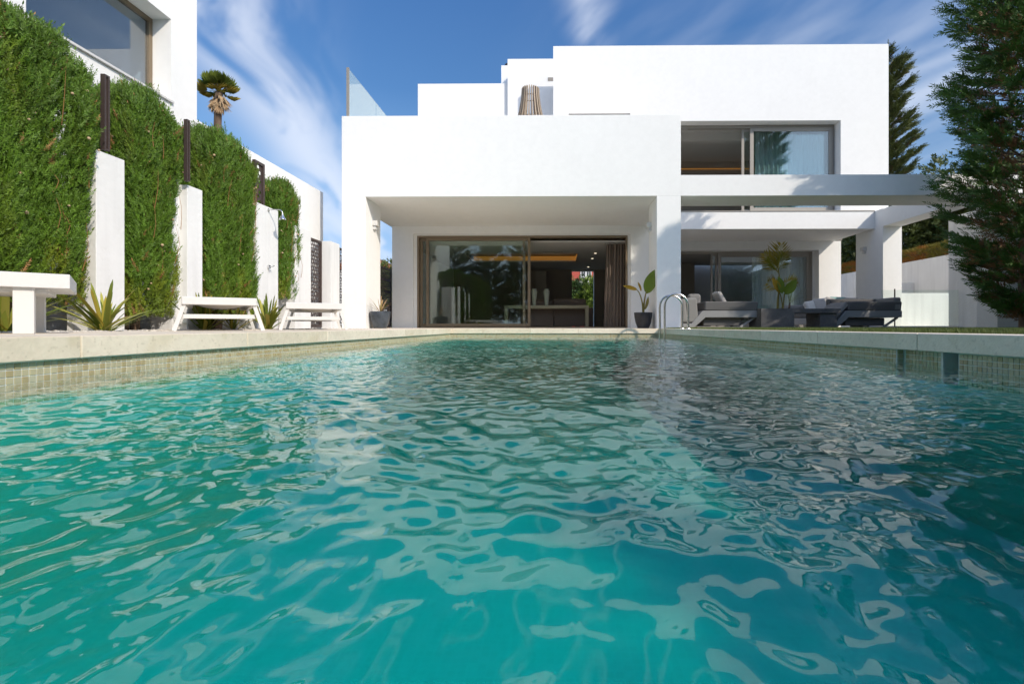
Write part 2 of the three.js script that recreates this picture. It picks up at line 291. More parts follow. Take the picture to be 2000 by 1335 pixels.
{
  const top = POOL.bottom, lo = POOL.floor, mid = -0.30;
  part(basin, 'pool_floor', box(-2.6, 2.6, lo - 0.1, lo, -1.9, 11.2), M.mosaic);
  part(basin, 'wall', box(-2.6, -WALLX, mid, top, -1.6, 10.935), M.grout); part(basin, 'wall', box(-2.6, -WALLX, lo, mid, -1.6, 10.935), M.mosaic);
  part(basin, 'wall', box(WALLX, 2.6, lo, mid, -1.6, 10.935), M.mosaic);
  part(basin, 'wall', box(WALLX, 2.6, mid, top, -1.6, SK1), M.grout); part(basin, 'wall', box(WALLX, 2.6, mid, top, SK0, 10.935), M.grout);
  part(basin, 'wall', box(-2.6, 2.6, mid, top, 10.935, 11.2), M.grout); part(basin, 'wall', box(-2.6, 2.6, lo, mid, 10.935, 11.2), M.mosaic);
  part(basin, 'wall', box(-2.6, 2.6, lo, top, -1.9, -1.6), M.mosaic);
  // the skimmer: a recess in the right wall, its near end an open dark throat
  part(basin, 'skimmer_back', box(WALLX + 0.045, 2.6, mid, top, SK1 + 0.17, SK0), M.grout);
  part(basin, 'skimmer_throat', merge([box(3.1, 3.12, mid, top, SK1, SK1 + 0.17), box(2.6, 3.1, mid, top, SK1 - 0.02, SK1), box(2.6, 3.1, mid, top, SK1 + 0.17, SK1 + 0.19), box(2.6, 3.12, mid - 0.02, mid, SK1, SK1 + 0.17), box(2.641, 3.12, top + 0.001, top + 0.01, SK1 - 0.02, SK1 + 0.19)]), M.white);
  part(basin, 'skimmer_post', box(WALLX + 0.036, WALLX + 0.052, mid, top, SK1 + 0.16, SK1 + 0.176), M.white);
  const T = 0.0309, G = 0.0036, geo = new RoundedBoxGeometry(0.009, T - G, T - G, 1, 0.0022), geoF = new RoundedBoxGeometry(T - G, T - G, 0.009, 1, 0.0022);
  const inst = [], cols = [], instF = [], colsF = [], q0 = new THREE.Quaternion(), r = rng(23);
  const tint = [[0.46, 0.39, 0.22], [0.52, 0.46, 0.29], [0.48, 0.43, 0.28], [0.43, 0.35, 0.19], [0.49, 0.46, 0.32]];
  for (const side of [-1, 1]) for (let c = -30; c < 352; c++) for (let row = 0; row < 6; row++) {
    const d = c * T + T / 2 + 0.02, y = top - 0.003 - T / 2 - row * T; if (y < -0.295) continue;
    let x = side * (WALLX + 0.001);
    if (side > 0 && d > SK1 - T * 0.4 && d < SK0 + T * 0.4) { if (d < SK1 + 0.19 || d > SK0 - T * 0.5) continue; x += 0.045; }
    const k = Math.floor(Math.min(0.999, fbm(d * 3.2, row * 0.35 + side * 4, 3, 77) * 0.5 + r() * 0.5) * 5), near = side < 0 ? d > 1.95 && d < 2.85 : d > 2.38 && d < 2.95;
    if (near && row < 5) { const m = local(basin, 'tile', geo, M.tiles[k]); m.position.set(x + (r() - 0.5) * 0.001, y, -d); }
    else { inst.push([x, y, -d, q0, 1]); cols.push(tint[k]); }
  }
  for (let c = 0; c < 151; c++) for (let row = 0; row < 6; row++) { const y = top - 0.003 - T / 2 - row * T; if (y < -0.295) continue; instF.push([-WALLX + (c + 0.5) * T, y, -10.934, q0, 1]); colsF.push(tint[Math.floor(r() * 5)]); }
  for (let row = 0; row < 6; row++) { const y = top - 0.003 - T / 2 - row * T; if (y > -0.295) { instF.push([WALLX + 0.0225, y, -SK0 + 0.002, q0, 1.3, 1, 1]); colsF.push(tint[row % 5]); } }
  const tileMat = std({ color: 0xffffff, roughness: 0.3 });
  instanced(basin, 'mosaic_tiles', geo, tileMat, inst, cols); instanced(basin, 'mosaic_tiles', geoF, tileMat, instF, colsF);
}
// ---------------------------------------------------------------- the water: a wind-ruffled surface over a clear body that swallows red light, so that the sun still reaches the floor
M.water = phys({ color: 0xffffff, transmission: 1, thickness: 0, roughness: 0.0, ior: 1.36 });
M.waterBody = phys({ color: 0xffffff, transmission: 1, thickness: 1, roughness: 0, ior: 1.333, transparent: true, opacity: 0.005, attenuationColor: rgb(0.012, 0.715, 0.70), attenuationDistance: 1.6 });
{ // fine ripples, a few centimetres long, in patches
  const N = 1024, L = 1.7, r = rng(717), w = [], buf = new Float32Array(N * N);
  for (let i = 0; i < 44; i++) { const l = 0.022 * Math.pow(3, r()), a = r() * 6.283, kx = Math.round(Math.cos(a) * L / l), ky = Math.round(Math.sin(a) * L / l); w.push([kx * 2 * Math.PI / N, ky * 2 * Math.PI / N, l / 0.05, r() * 6.283]); }
  for (const [kx, ky, am, ph] of w) for (let j = 0; j < N; j++) { let o = j * N, sn = Math.sin(ky * j + ph), cs = Math.cos(ky * j + ph); const cd = Math.cos(kx), sd = Math.sin(kx); for (let i = 0; i < N; i++) { buf[o++] += am * sn; const t = sn * cd + cs * sd; cs = cs * cd - sn * sd; sn = t; } }
  const data = new Uint8Array(N * N * 4);
  for (let j = 0; j < N; j++) for (let i = 0; i < N; i++) { const m = 0.15 + 0.85 * smooth(0.35, 0.7, fbm(i / N * 5, j / N * 5, 3, 88, 5)), v = clamp(128 + buf[j * N + i] * m * 8.5, 0, 255), o = (j * N + i) * 4; data[o] = data[o + 1] = data[o + 2] = v; data[o + 3] = 255; }
  const t = new THREE.DataTexture(data, N, N); t.wrapS = t.wrapT = THREE.RepeatWrapping; t.magFilter = THREE.LinearFilter; t.repeat.set(1 / L, 1 / L); t.needsUpdate = true;
  M.water.bumpMap = t; M.water.bumpScale = 0.003;
}
const water = structure('pool_water', 'clear turquoise pool water with wind ripples', 'water');
{
  const r = rng(404), waves = [];
  const band = (n, l0, l1, slope, spread, dir) => { for (let i = 0; i < n; i++) { const l = l0 * Math.pow(l1 / l0, (i + r()) / n), k = 2 * Math.PI / l, a = dir + (r() - 0.5) * spread; waves.push([k * Math.cos(a), k * Math.sin(a), slope / k / Math.sqrt(n) * 1.41, r() * 6.283, l]); } };
  band(9, 0.30, 0.95, 0.036, 3.8, 1.2); band(42, 0.05, 0.18, 0.098, 3.8, 1.75); band(36, 0.028, 0.05, 0.062, 5.0, 1.6);
  const height = (x, d) => {
    const wx = (vnoise(x * 1.3, d * 1.3, 601) - 0.5) * 0.9, wz = (vnoise(x * 1.3 + 31, d * 1.3, 602) - 0.5) * 0.9, rough = 0.25 + 1.35 * smooth(0.28, 0.72, fbm(x * 1.1 + 7, d * 1.1, 3, 603)), mid = 0.55 + 0.9 * vnoise(x * 0.7, d * 0.7 + 9, 604);
    let h = 0;
    for (const w of waves) { const s = Math.sin(w[0] * (x + wx * 0.35) + w[1] * (d + wz * 0.35) + w[3]); h += w[2] * (w[4] < 0.05 ? rough : w[4] < 0.28 ? mid : 1) * (s + 0.18 * s * s * Math.sign(s) - 0.05); }
    return h;
  };
  const ds = []; for (let d = -1.6; d < 10.934;) { ds.push(d); d += d < 0.1 ? 0.05 : Math.min(0.018, 0.007 * Math.max(1, d / 2.4)); } ds.push(10.934);
  const nx = 660, pos = new Float32Array((nx + 1) * ds.length * 3), idx = [];
  ds.forEach((d, j) => { for (let i = 0; i <= nx; i++) { const x = -WALLX + 2 * WALLX * i / nx, o = (j * (nx + 1) + i) * 3; pos[o] = x; pos[o + 1] = height(x, d); pos[o + 2] = -d; if (i < nx && j < ds.length - 1) { const a = j * (nx + 1) + i, b = a + 1, c = a + nx + 1, e = c + 1; idx.push(a, b, c, b, e, c); } } });
  const g = new THREE.BufferGeometry(); g.setAttribute('position', new THREE.BufferAttribute(pos, 3)); g.setIndex(idx); g.computeVertexNormals(); metreUV(g);
  const surf = local(water, 'water_surface', g, M.water); surf.position.y = POOL.water;
  part(water, 'water_body', box(-WALLX + 0.004, WALLX - 0.004, POOL.floor + 0.004, POOL.water - 0.055, -1.596, 10.93), M.waterBody);
}

// ---------------------------------------------------------------- lawn on the right, pebble bed on the left
const lawn = structure('lawn', 'strip of short green lawn beside the right coping', 'lawn');
{
  part(lawn, 'turf', box(2.642, 16, -0.06, -0.012, -1.95, 12.9), M.turf);
  const r = rng(88), pos = [];
  for (let b = 0; b < 7; b++) { const a = r() * 6.28, l = 0.02 + r() * 0.018, w = 0.0016, ox = (r() - 0.5) * 0.03, oz = (r() - 0.5) * 0.03, dx = Math.cos(a) * 0.010, dz = Math.sin(a) * 0.010; pos.push(ox - w * Math.sin(a), 0, oz + w * Math.cos(a), ox + w * Math.sin(a), 0, oz - w * Math.cos(a), ox + dx, l, oz + dz); }
  const g = new THREE.BufferGeometry(); g.setAttribute('position', new THREE.Float32BufferAttribute(pos, 3)); g.computeVertexNormals();
  const list = [], cols = [];
  for (let i = 0; i < 60000; i++) { const d = 1.6 + 11.2 * r(), x = 2.66 + Math.pow(r(), 1.25) * Math.min(10.5, d * 1.05); list.push([x, -0.014, -d, new THREE.Quaternion().setFromAxisAngle(UPV, r() * 6.28), 0.8 + r() * 0.7]); const k = r(); cols.push([0.07 + k * 0.09, 0.12 + k * 0.07, 0.015 + k * 0.02]); }
  const gr = instanced(lawn, 'grass', g, M.leaf, list, cols);
}
const bed = structure('planting_bed', 'planting bed along the hedge under white pebbles', 'planting bed');
{
  part(bed, 'soil', box(-8, -3.955, -0.058, -0.022, -4, 11.3), M.soil);
  const r = rng(99), pg = new THREE.IcosahedronGeometry(1, 1), p = pg.attributes.position;
  for (let i = 0; i < p.count; i++) { const k = 0.86 + 0.28 * vnoise(p.getX(i) * 1.7 + 5, p.getY(i) * 1.7 + p.getZ(i) * 1.3, 7); p.setXYZ(i, p.getX(i) * k, p.getY(i) * k * 0.62, p.getZ(i) * k); } pg.computeVertexNormals();
  const list = [], cols = [];
  for (let i = 0; i < 9000; i++) { const d = 2.0 + 8.6 * r(), x = -3.98 - r() * 0.75, s = 0.011 + r() * 0.019; list.push([x, -0.018 + r() * 0.012, -d, new THREE.Quaternion().setFromEuler(new THREE.Euler((r() - 0.5) * 0.7, r() * 6, (r() - 0.5) * 0.7)), s]); const k = 0.7 + r() * 0.5; cols.push([0.62 * k, 0.56 * k, 0.48 * k]); }
  instanced(bed, 'pebbles', pg, std({ color: 0xffffff, roughness: 0.8 }), list, cols);
}

// ================================================================ THE VILLA
const DF = 12, DC = 13.03, DB = 15.5, DS = 16.1, DU = 16.3, DT = 18.4, SOFFIT = Y(383, DF, 0);
const villa = thing('villa', 'white modern villa with deep porch, roof terrace and pergola beam', 'house', [0, 0, -12]);
const xL = X(667, DF), xLi = X(713.5, DF), xRi = X(1283, DF), xR = X(1330, DF), yPar = Y(226.5, DF, xL), yPer = Y(341, DF, 5);
const door = { x0: X(807, DB), x1: X(1232, DB), y1: Y(456, DB, -2) };
const yCap = Y(413, DS, 6);
{
  // the portal at the front: left and right column, wall above the porch, its slab and the pergola beam running on to the right
  part(villa, 'column', box(xL, xLi, -0.03, SOFFIT, DF, DC, 0.006), M.wall);
  part(villa, 'column', box(xRi, xR, -0.03, SOFFIT, DF, DC, 0.006), M.wall);
  part(villa, 'front_wall', box(xL, xR, SOFFIT, yPar, DF, DF + 0.3, 0.006), M.wall);
  part(villa, 'porch_slab', box(xL + 0.003, xR - 0.003, SOFFIT + 0.002, SOFFIT + 0.9, DF + 0.3, DB), M.wall);
  part(villa, 'room_slab', box(xL + 0.003, xR - 0.003, SOFFIT + 0.004, SOFFIT + 0.9, DB + 0.001, 24), M.wall);
  part(villa, 'side_parapet', box(xL + 0.004, xL + 0.3, SOFFIT + 0.9, yPar - 0.012, DF + 0.3, 17.6), M.wall);
  part(villa, 'side_parapet', box(xR - 0.3, xR - 0.004, SOFFIT + 0.9, yPar - 0.012, DF + 0.3, DU), M.wall);
  part(villa, 'terrace_floor', box(xL + 0.3, xR - 0.3, SOFFIT + 1.5, SOFFIT + 1.75, DF + 0.3, 17.45), M.paving);
  part(villa, 'pergola_beam', box(xR, 11.3, SOFFIT, yPer, DF + 0.002, DC, 0.006), M.wall);
  // terrace slab with its thin dark drip edge, the beam running back, and the post
  const cx0 = X(1725, 15.7), cx1 = X(1762, 15.7);
  part(villa, 'terrace_slab', box(xR, cx0, SOFFIT, yCap, DS, DT, 0.005), M.wall);
  part(villa, 'slab_cap', box(xR, cx0, yCap, yCap + 0.03, DS - 0.02, DU - 0.002), M.taupe);
  part(villa, 'cross_beam', box(cx0, cx1, SOFFIT - 0.001, yCap - 0.02, DC, 15.7), M.wall);
  part(villa, 'post', box(cx0, cx1, -0.03, yCap + 0.002, 15.7, 17.1, 0.006), M.wall);
  part(villa, 'post', box(10.7, 11.3, -0.03, SOFFIT, DF + 0.002, DF + 0.6, 0.006), M.wall);
  // ground floor walls with the two door openings, and the rooms behind
  const bx0 = X(765.5, DB);
  part(villa, 'porch_wall', wallX(bx0, xR, -0.03, SOFFIT, DB, DB + 0.32, [[door.x0, door.x1, 0.0, door.y1]]), M.wall);
  const tx1 = X(1643, DT);
  const tdoor = { x0: 4.2, x1: X(1600, DT), y1: Y(488, DT, 8) };
  part(villa, 'terrace_wall', wallX(xR, tx1, -0.03, SOFFIT, DT, DT + 0.4, [[tdoor.x0, tdoor.x1, 0.0, tdoor.y1]]), M.wall);
  part(villa, 'return_wall', wallZ(DB + 0.32, DT + 0.4, -0.03, SOFFIT, xR - 0.3, xR), M.wall);
  part(villa, 'side_wall', wallZ(DB + 0.32, 24, -0.03, SOFFIT, bx0, bx0 + 0.3), M.wall);
  part(villa, 'side_wall', wallZ(DT + 0.4, 24, -0.03, SOFFIT, tx1 - 0.3, tx1), M.wall);
  const ox0 = X(1117, 23.5), ox1 = X(1160.5, 23.5);
  part(villa, 'rear_wall', wallX(bx0, tx1, -0.03, SOFFIT, 23.7, 24, [[ox0, ox1, 0.0, 2.72]]), M.wall);
  part(villa, 'rear_panelling', wallX(bx0 + 0.3, xR - 0.3, 0, 2.95, 23.5, 23.69, [[ox0, ox1, 0.0, 2.72]]), M.interior);
  part(villa, 'room_floor', box(bx0 + 0.3, tx1 - 0.3, -0.03, 0.012, DB + 0.33, 23.49), M.floorIn);
  const ceilY = 2.76;
  { // ceiling of the living room with its lit cove
    const s = new THREE.Shape([[bx0 + 0.3, DB + 0.33], [xR - 0.31, DB + 0.33], [xR - 0.31, 23.49], [bx0 + 0.3, 23.49]].map((p) => new THREE.Vector2(...p)));
    const c = [-3.4, X(1124, 20.6), 18.4, 20.6];
    s.holes.push(new THREE.Path([[c[0], c[2]], [c[0], c[3]], [c[1], c[3]], [c[1], c[2]]].map((p) => new THREE.Vector2(...p))));
    const g = new THREE.ExtrudeGeometry(s, { depth: 0.05, bevelEnabled: false }); g.rotateX(-Math.PI / 2); g.translate(0, ceilY, 0); metreUV(g);
    part(villa, 'room_ceiling', g, M.ceiling);
    part(villa, 'cove_top', box(c[0] - 0.2, c[1] + 0.2, ceilY + 0.3, ceilY + 0.34, c[2] - 0.2, c[3] + 0.2), M.interiorMid);
    part(villa, 'cove_light', box(c[0] - 0.02, c[1] + 0.02, ceilY + 0.05, ceilY + 0.24, c[3] + 0.005, c[3] + 0.03), M.cove);
    part(villa, 'cove_light', box(c[1] + 0.005, c[1] + 0.03, ceilY + 0.05, ceilY + 0.24, c[2], c[3]), M.cove);
    const lamp = new THREE.RectAreaLight(new THREE.Color().setRGB(1, 0.55, 0.18), 0.6, c[1] - c[0], 0.18);
    lamp.position.set((c[0] + c[1]) / 2, ceilY + 0.15, -c[3] + 0.012); lamp.lookAt((c[0] + c[1]) / 2, ceilY + 0.15, 0); scene.add(lamp);
    part(villa, 'air_vent', box(X(1040, 18), X(1100, 18), ceilY - 0.012, ceilY - 0.002, 17.9, 18.0), M.interiorMid);
    for (const [px, D] of [[1163, 18.2], [1157, 19.6], [1149, 22.4]]) { const gd = new THREE.CylinderGeometry(0.045, 0.045, 0.015, 14); gd.translate(X(px, D), ceilY - 0.008, -D); part(villa, 'downlight', gd, M.bulb); }
  }
  part(villa, 'room_ceiling', box(xR, tx1 - 0.31, 2.95, 3.0, DT + 0.41, 23.49), M.ceiling);
  part(villa, 'kitchen_wall', box(xR, 6.4, 0.012, 2.95, 22.6, 22.8), M.interiorMid);
  part(villa, 'kitchen_counter', box(4.0, 6.2, 0.012, 1.05, 21.4, 22.0, 0.01), M.interior);
  part(villa, 'wall_panel', box(X(1046, 22.6), X(1067, 22.6), 0.012, 2.6, 22.6, 22.75), M.interiorMid);

  // upper floor on the right
  const ux0 = X(1080.5, DU), ux1 = X(1736, DU), uTop = Y(88, DU, 5);
  const win = { x0: 3.3, x1: X(1642.5, DU), y0: yCap + 0.03, y1: Y(235, DU, 8) };
  const wallU = wallX(ux0, ux1, yCap + 0.03, uTop, DU, DU + 0.42, [[win.x0, win.x1, win.y0 + 0.05, win.y1], [X(1111, DU), X(1231, DU), Y(224.6, DU, 2), Y(221, DU, 2)]]);
  part(villa, 'upper_wall', wallU, M.wall);
  part(villa, 'upper_body', wallZ(DU + 0.42, 22, SOFFIT + 0.6, 8.6, ux0, ux0 + 0.3), M.wall);
  part(villa, 'upper_body', wallZ(DU + 0.42, 22, SOFFIT + 0.6, 8.6, ux1 - 0.3, ux1), M.wall);
  part(villa, 'upper_body', wallX(ux0, ux1, SOFFIT + 0.02, 8.6, 22, 22.3), M.wall);
  part(villa, 'upper_roof', box(ux0 + 0.3, ux1 - 0.3, 8.2, 8.6, DU + 0.42, 22), M.wall);
  part(villa, 'upper_floor', box(xR, ux1 - 0.3, SOFFIT + 0.02, yCap - 0.01, DT, 22), M.floorIn);
  part(villa, 'upper_floor', box(ux0 + 0.3, ux1 - 0.3, yCap - 0.01, yCap + 0.02, DU + 0.42, 22), M.floorIn);
  part(villa, 'upper_ceiling', box(ux0 + 0.3, ux1 - 0.3, 7.0, 7.06, DU + 0.42, 22), M.ceiling);
  part(villa, 'upper_ceiling', box(ux0 + 0.3, ux1 - 0.3, 6.72, 7.0, DU + 1.4, DU + 1.6), M.ceiling);
  part(villa, 'ceiling_slot', box(X(1345, DU + 1), 8.9, 6.985, 6.998, DU + 0.95, DU + 1.1), M.interior);
  part(villa, 'upper_partition', box(ux0 + 0.3, ux1 - 0.3, yCap + 0.02, 7.0, 20.8, 21), M.interiorMid);
  part(villa, 'cove_light', box(4.2, 8.8, 6.66, 6.70, 20.74, 20.79), M.cove);

  // roof terrace walls behind, stair head, chimney
  const DA = 17.6, ax0 = X(816, DA), a1 = X(992, DA), yA = Y(163, DA, -3), yB = Y(118, DA, 0);
  part(villa, 'terrace_back_wall', box(ax0, ux0, SOFFIT + 0.9, yA, DA, DA + 3.2), M.wall);
  part(villa, 'stair_head', box(a1, ux0 + 0.8, SOFFIT + 0.9, yB, DA - 0.12, DA - 0.002), M.wall);
  part(villa, 'stair_head', box(a1 + 0.002, ux0 + 0.8, yA, yB - 0.002, DA, DA + 2.2), M.wall);
  part(villa, 'wall_slot', box(X(1070, DA - 0.12), ux0 + 0.2, Y(161.5, DA), Y(154.5, DA), DA - 0.13, DA - 0.121), M.taupe);
  const ch = part(villa, 'chimney', box(X(979, 18.6), X(979, 18.6) + 0.7, yA, Y(127, 18.6), 18.6, 19.3), M.wall);
  const cg = new THREE.CylinderGeometry(0.2, 0.17, 0.16, 18); cg.translate(X(979, 18.6) + 0.3, Y(127, 18.6) + 0.08, -18.9); part(ch, 'chimney_cap', cg.translate(0, 0, 0), M.rust);

  // ---------------- sliding doors: bronze frames, glazed leaves
  function leafOf(parent, x0, x1, y0, y1, d, w = 0.085, mat = M.bronze) {
    const t = 0.05, s = sub(parent, 'door_leaf');
    part(s, 'stile', box(x0, x0 + w, y0, y1, d, d + t, 0.004), mat); part(s, 'stile', box(x1 - w, x1, y0, y1, d, d + t, 0.004), mat);
    part(s, 'rail', box(x0 + w, x1 - w, y1 - w, y1, d + 0.001, d + t, 0.004), mat); part(s, 'rail', box(x0 + w, x1 - w, y0, y0 + w, d + 0.001, d + t, 0.004), mat);
    part(s, 'pane', box(x0 + w, x1 - w, y0 + w, y1 - w, d + 0.018, d + 0.034), mat === M.taupe ? M.coated : M.glass);
    part(s, 'handle', box(x0 + w * 0.35, x0 + w * 0.65, 1.0 + y0, 1.22 + y0, d - 0.03, d + 0.001, 0.006), mat);
    return s;
  }
  function surround(parent, x0, x1, y0, y1, d, w, depth, mat) {
    part(parent, 'door_frame', merge([box(x0, x0 + w, y0, y1, d, d + depth), box(x1 - w, x1, y0, y1, d, d + depth), box(x0 + w, x1 - w, y1 - w, y1, d + 0.002, d + depth), box(x0 + w, x1 - w, y0, y0 + w * 0.6, d + 0.002, d + depth)]), mat);
  }
  const fd = DB + 0.07, fx0 = X(814.5, fd), fx1 = X(1226, fd), fy1 = Y(460, fd, -2);
  part(villa, 'door_reveal', merge([box(door.x0 + 0.001, fx0, 0.0, door.y1 - 0.001, fd + 0.01, fd + 0.2), box(fx1, door.x1 - 0.001, 0.0, door.y1 - 0.001, fd + 0.01, fd + 0.2), box(fx0, fx1, fy1, door.y1 - 0.001, fd + 0.012, fd + 0.2)]), M.wall);
  surround(villa, fx0, fx1, 0.002, fy1, fd, 0.06, 0.2, M.bronze);
  leafOf(villa, X(832, fd + 0.02), X(1036, fd + 0.02), 0.05, fy1 - 0.062, fd + 0.02);
  leafOf(villa, X(820, fd + 0.09), X(1026, fd + 0.09), 0.05, fy1 - 0.062, fd + 0.10);
  // terrace doors
  const td = DT + 0.3, ty1 = Y(491, td, 8), tX1 = X(1587, td);
  surround(villa, tdoor.x0 + 0.002, tX1, 0.002, ty1, td, 0.08, 0.16, M.taupe);
  part(villa, 'door_reveal', merge([box(tX1, tdoor.x1 - 0.001, 0, tdoor.y1 - 0.001, td + 0.01, td + 0.099), box(tdoor.x0 + 0.002, tX1, ty1, tdoor.y1 - 0.001, td + 0.012, td + 0.099)]), M.wall);
  leafOf(villa, X(1390, td), X(1398, td) + 0.08, 0.05, ty1 - 0.08, td + 0.09, 0.07, M.taupe);
  leafOf(villa, X(1403, td), tX1 - 0.082, 0.05, ty1 - 0.08, td + 0.02, 0.12, M.taupe);
  // upper sliding window
  const wd = DU + 0.36, wx1 = X(1630, wd), wy1 = Y(245, wd, 8);
  surround(villa, win.x0 + 0.002, wx1, win.y0 + 0.052, wy1, wd, 0.09, 0.055, M.taupe);
  part(villa, 'window_reveal', merge([box(wx1, win.x1 - 0.001, win.y0 + 0.052, win.y1 - 0.001, wd + 0.005, wd + 0.055), box(win.x0 + 0.002, wx1, wy1, win.y1 - 0.001, wd + 0.006, wd + 0.055)]), M.taupe);
  leafOf(villa, X(1464, wd), wx1 - 0.092, win.y0 + 0.10, wy1 - 0.09, wd - 0.06, 0.12, M.taupe);
  leafOf(villa, X(1448, wd + 0.1), X(1620, wd + 0.1), win.y0 + 0.10, wy1 - 0.09, wd + 0.07, 0.09, M.taupe);
  // wall lamps, small white blocks with a shaped foot
  const sconce = (x, y, d, turn) => { const s = sub(villa, 'wall_lamp'); s.position.set(x, y, -d - villa.position.z); s.rotation.y = turn; local(s, 'lamp_body', lbox(0.2, 0.13, 0.12, 0, 0.03, 0.06, 0.012), M.white); local(s, 'lamp_foot', lbox(0.12, 0.09, 0.07, 0, -0.08, 0.035, 0.01), M.white); };
  sconce(xLi, Y(438, 12.5, xLi), 12.55, Math.PI / 2); sconce(xRi, Y(440, 12.6, xRi), 12.75, -Math.PI / 2); sconce(cx0, Y(489, 16.7, cx0), 16.6, -Math.PI / 2);
}
// ---------------------------------------------------------------- curtains
function pleats(x0, x1, y0, y1, d, n, amp, flare, seed) {
  const nx = n * 10, ny = 14, pos = [], idx = [], r = rng(seed), ph = r() * 6;
  for (let j = 0; j <= ny; j++) for (let i = 0; i <= nx; i++) { const u = i / nx, v = j / ny, left = lerp(x0 - flare * (1 - v), x0, 1), w = (x1 - left); const a = u * n * 6.283 + ph + Math.sin(u * 9 + ph) * 0.8; pos.push(left + w * u - flare * (1 - u) * (1 - v) * 0.35 + Math.sin(a * 2) * 0.01, lerp(y0, y1, v), -d + Math.sin(a) * amp * (0.6 + 0.4 * v) + Math.sin(a * 0.5 + v * 2) * amp * 0.35); }
  for (let j = 0; j < ny; j++) for (let i = 0; i < nx; i++) { const a = j * (nx + 1) + i; idx.push(a, a + 1, a + nx + 1, a + 1, a + nx + 2, a + nx + 1); }
  const g = new THREE.BufferGeometry(); g.setAttribute('position', new THREE.Float32BufferAttribute(pos, 3)); g.setIndex(idx); g.computeVertexNormals(); return g;
}
function curtain(label, x0, x1, y0, y1, d, n, mat, flare, seed) { const t = thing('curtain', label, 'curtain', [(x0 + x1) / 2, y0, -d]); part(t, 'drape', pleats(x0, x1, y0, y1, d, n, 0.045, flare, seed), mat); part(t, 'curtain_track', box(x0 - 0.05, x1, y1, y1 + 0.02, d - 0.02, d + 0.02), M.taupe); return t; }
curtain('taupe pleated curtain gathered beside the open porch door', X(1184, 15.95), X(1221, 15.95), 0.014, 2.72, 15.95, 7, M.curtain, 0.25, 3);
curtain('sheer white curtain behind the terrace door glass', X(1470, 19.0), X(1572, 19.0), 0.014, 2.92, 19.0, 16, M.sheer, 0, 4);
curtain('sheer white curtain behind the upper window glass', X(1475, 17.4), X(1626, 17.4), yCap + 0.03, 6.97, 17.4, 16, M.sheer, 0, 5);

// ---------------------------------------------------------------- living room things seen through the open door
{
  const D = 17.4, t = thing('console_table', 'cream console table standing behind the sofa indoors', 'table', [X(1100, D), 0.012, -D]);
  const yT = Y(596, D), x0 = X(985, D), x1 = X(1150, D);
  part(t, 'table_top', box(x0, x1, yT - 0.11, yT, D, D + 0.4, 0.004), M.console); part(t, 'leg', box(x1 - 0.12, x1, 0.012, yT - 0.11, D + 0.001, D + 0.399, 0.004), M.console); part(t, 'leg', box(x0, x0 + 0.12, 0.012, yT - 0.11, D + 0.001, D + 0.399, 0.004), M.console);
  for (const px of [1043.5, 1067.5]) {
    const v = thing('vase', 'tall pale green tapered vase on the console table', 'vase', [X(px, D + 0.2), yT, -D - 0.2], 'vases on the console table');
    const h = Y(563, D) - yT, w = 0.105, pts = [[0, 0], [w * 0.62, 0], [w * 0.60, h * 0.05], [w * 0.78, h * 0.4], [w, h * 0.78], [w * 0.98, h * 0.86], [w * 0.72, h * 0.93], [w * 0.68, h * 0.95], [w * 0.78, h], [w * 0.66, h], [w * 0.55, h * 0.93]];
    local(v, 'body', new THREE.LatheGeometry(pts.map((p) => new THREE.Vector2(...p)), 28), M.vase);
  }
  const s = thing('indoor_sofa', 'brown grey fabric sofa seen from behind indoors', 'sofa', [X(1095, 18.1), 0.012, -18.1]);
  const sx0 = X(985, 18.1), sx1 = X(1158, 18.1), xm = X(1082, 18.1);
  part(s, 'back', box(sx0, xm - 0.01, 0.05, 0.74, 17.95, 18.2, 0.03), M.sofaIn); part(s, 'back', box(xm + 0.01, sx1, 0.05, 0.74, 17.95, 18.2, 0.03), M.sofaIn);
  part(s, 'seat', box(sx0, sx1, 0.05, 0.42, 18.2, 19.0, 0.04), M.sofaIn);
  part(s, 'cushion', box(X(1080, 18.3), X(1145, 18.3), 0.66, Y(583, 18.3), 18.21, 18.5, 0.12), M.sofaIn);
  part(s, 'cushion', box(X(1036, 18.3), X(1079, 18.3), 0.66, Y(585, 18.3), 18.21, 18.5, 0.1), M.sofaIn);
  for (const fx of [sx0 + 0.1, sx1 - 0.1]) part(s, 'foot', box(fx - 0.03, fx + 0.03, 0.012, 0.06, 18.05, 18.11), M.interior);
}
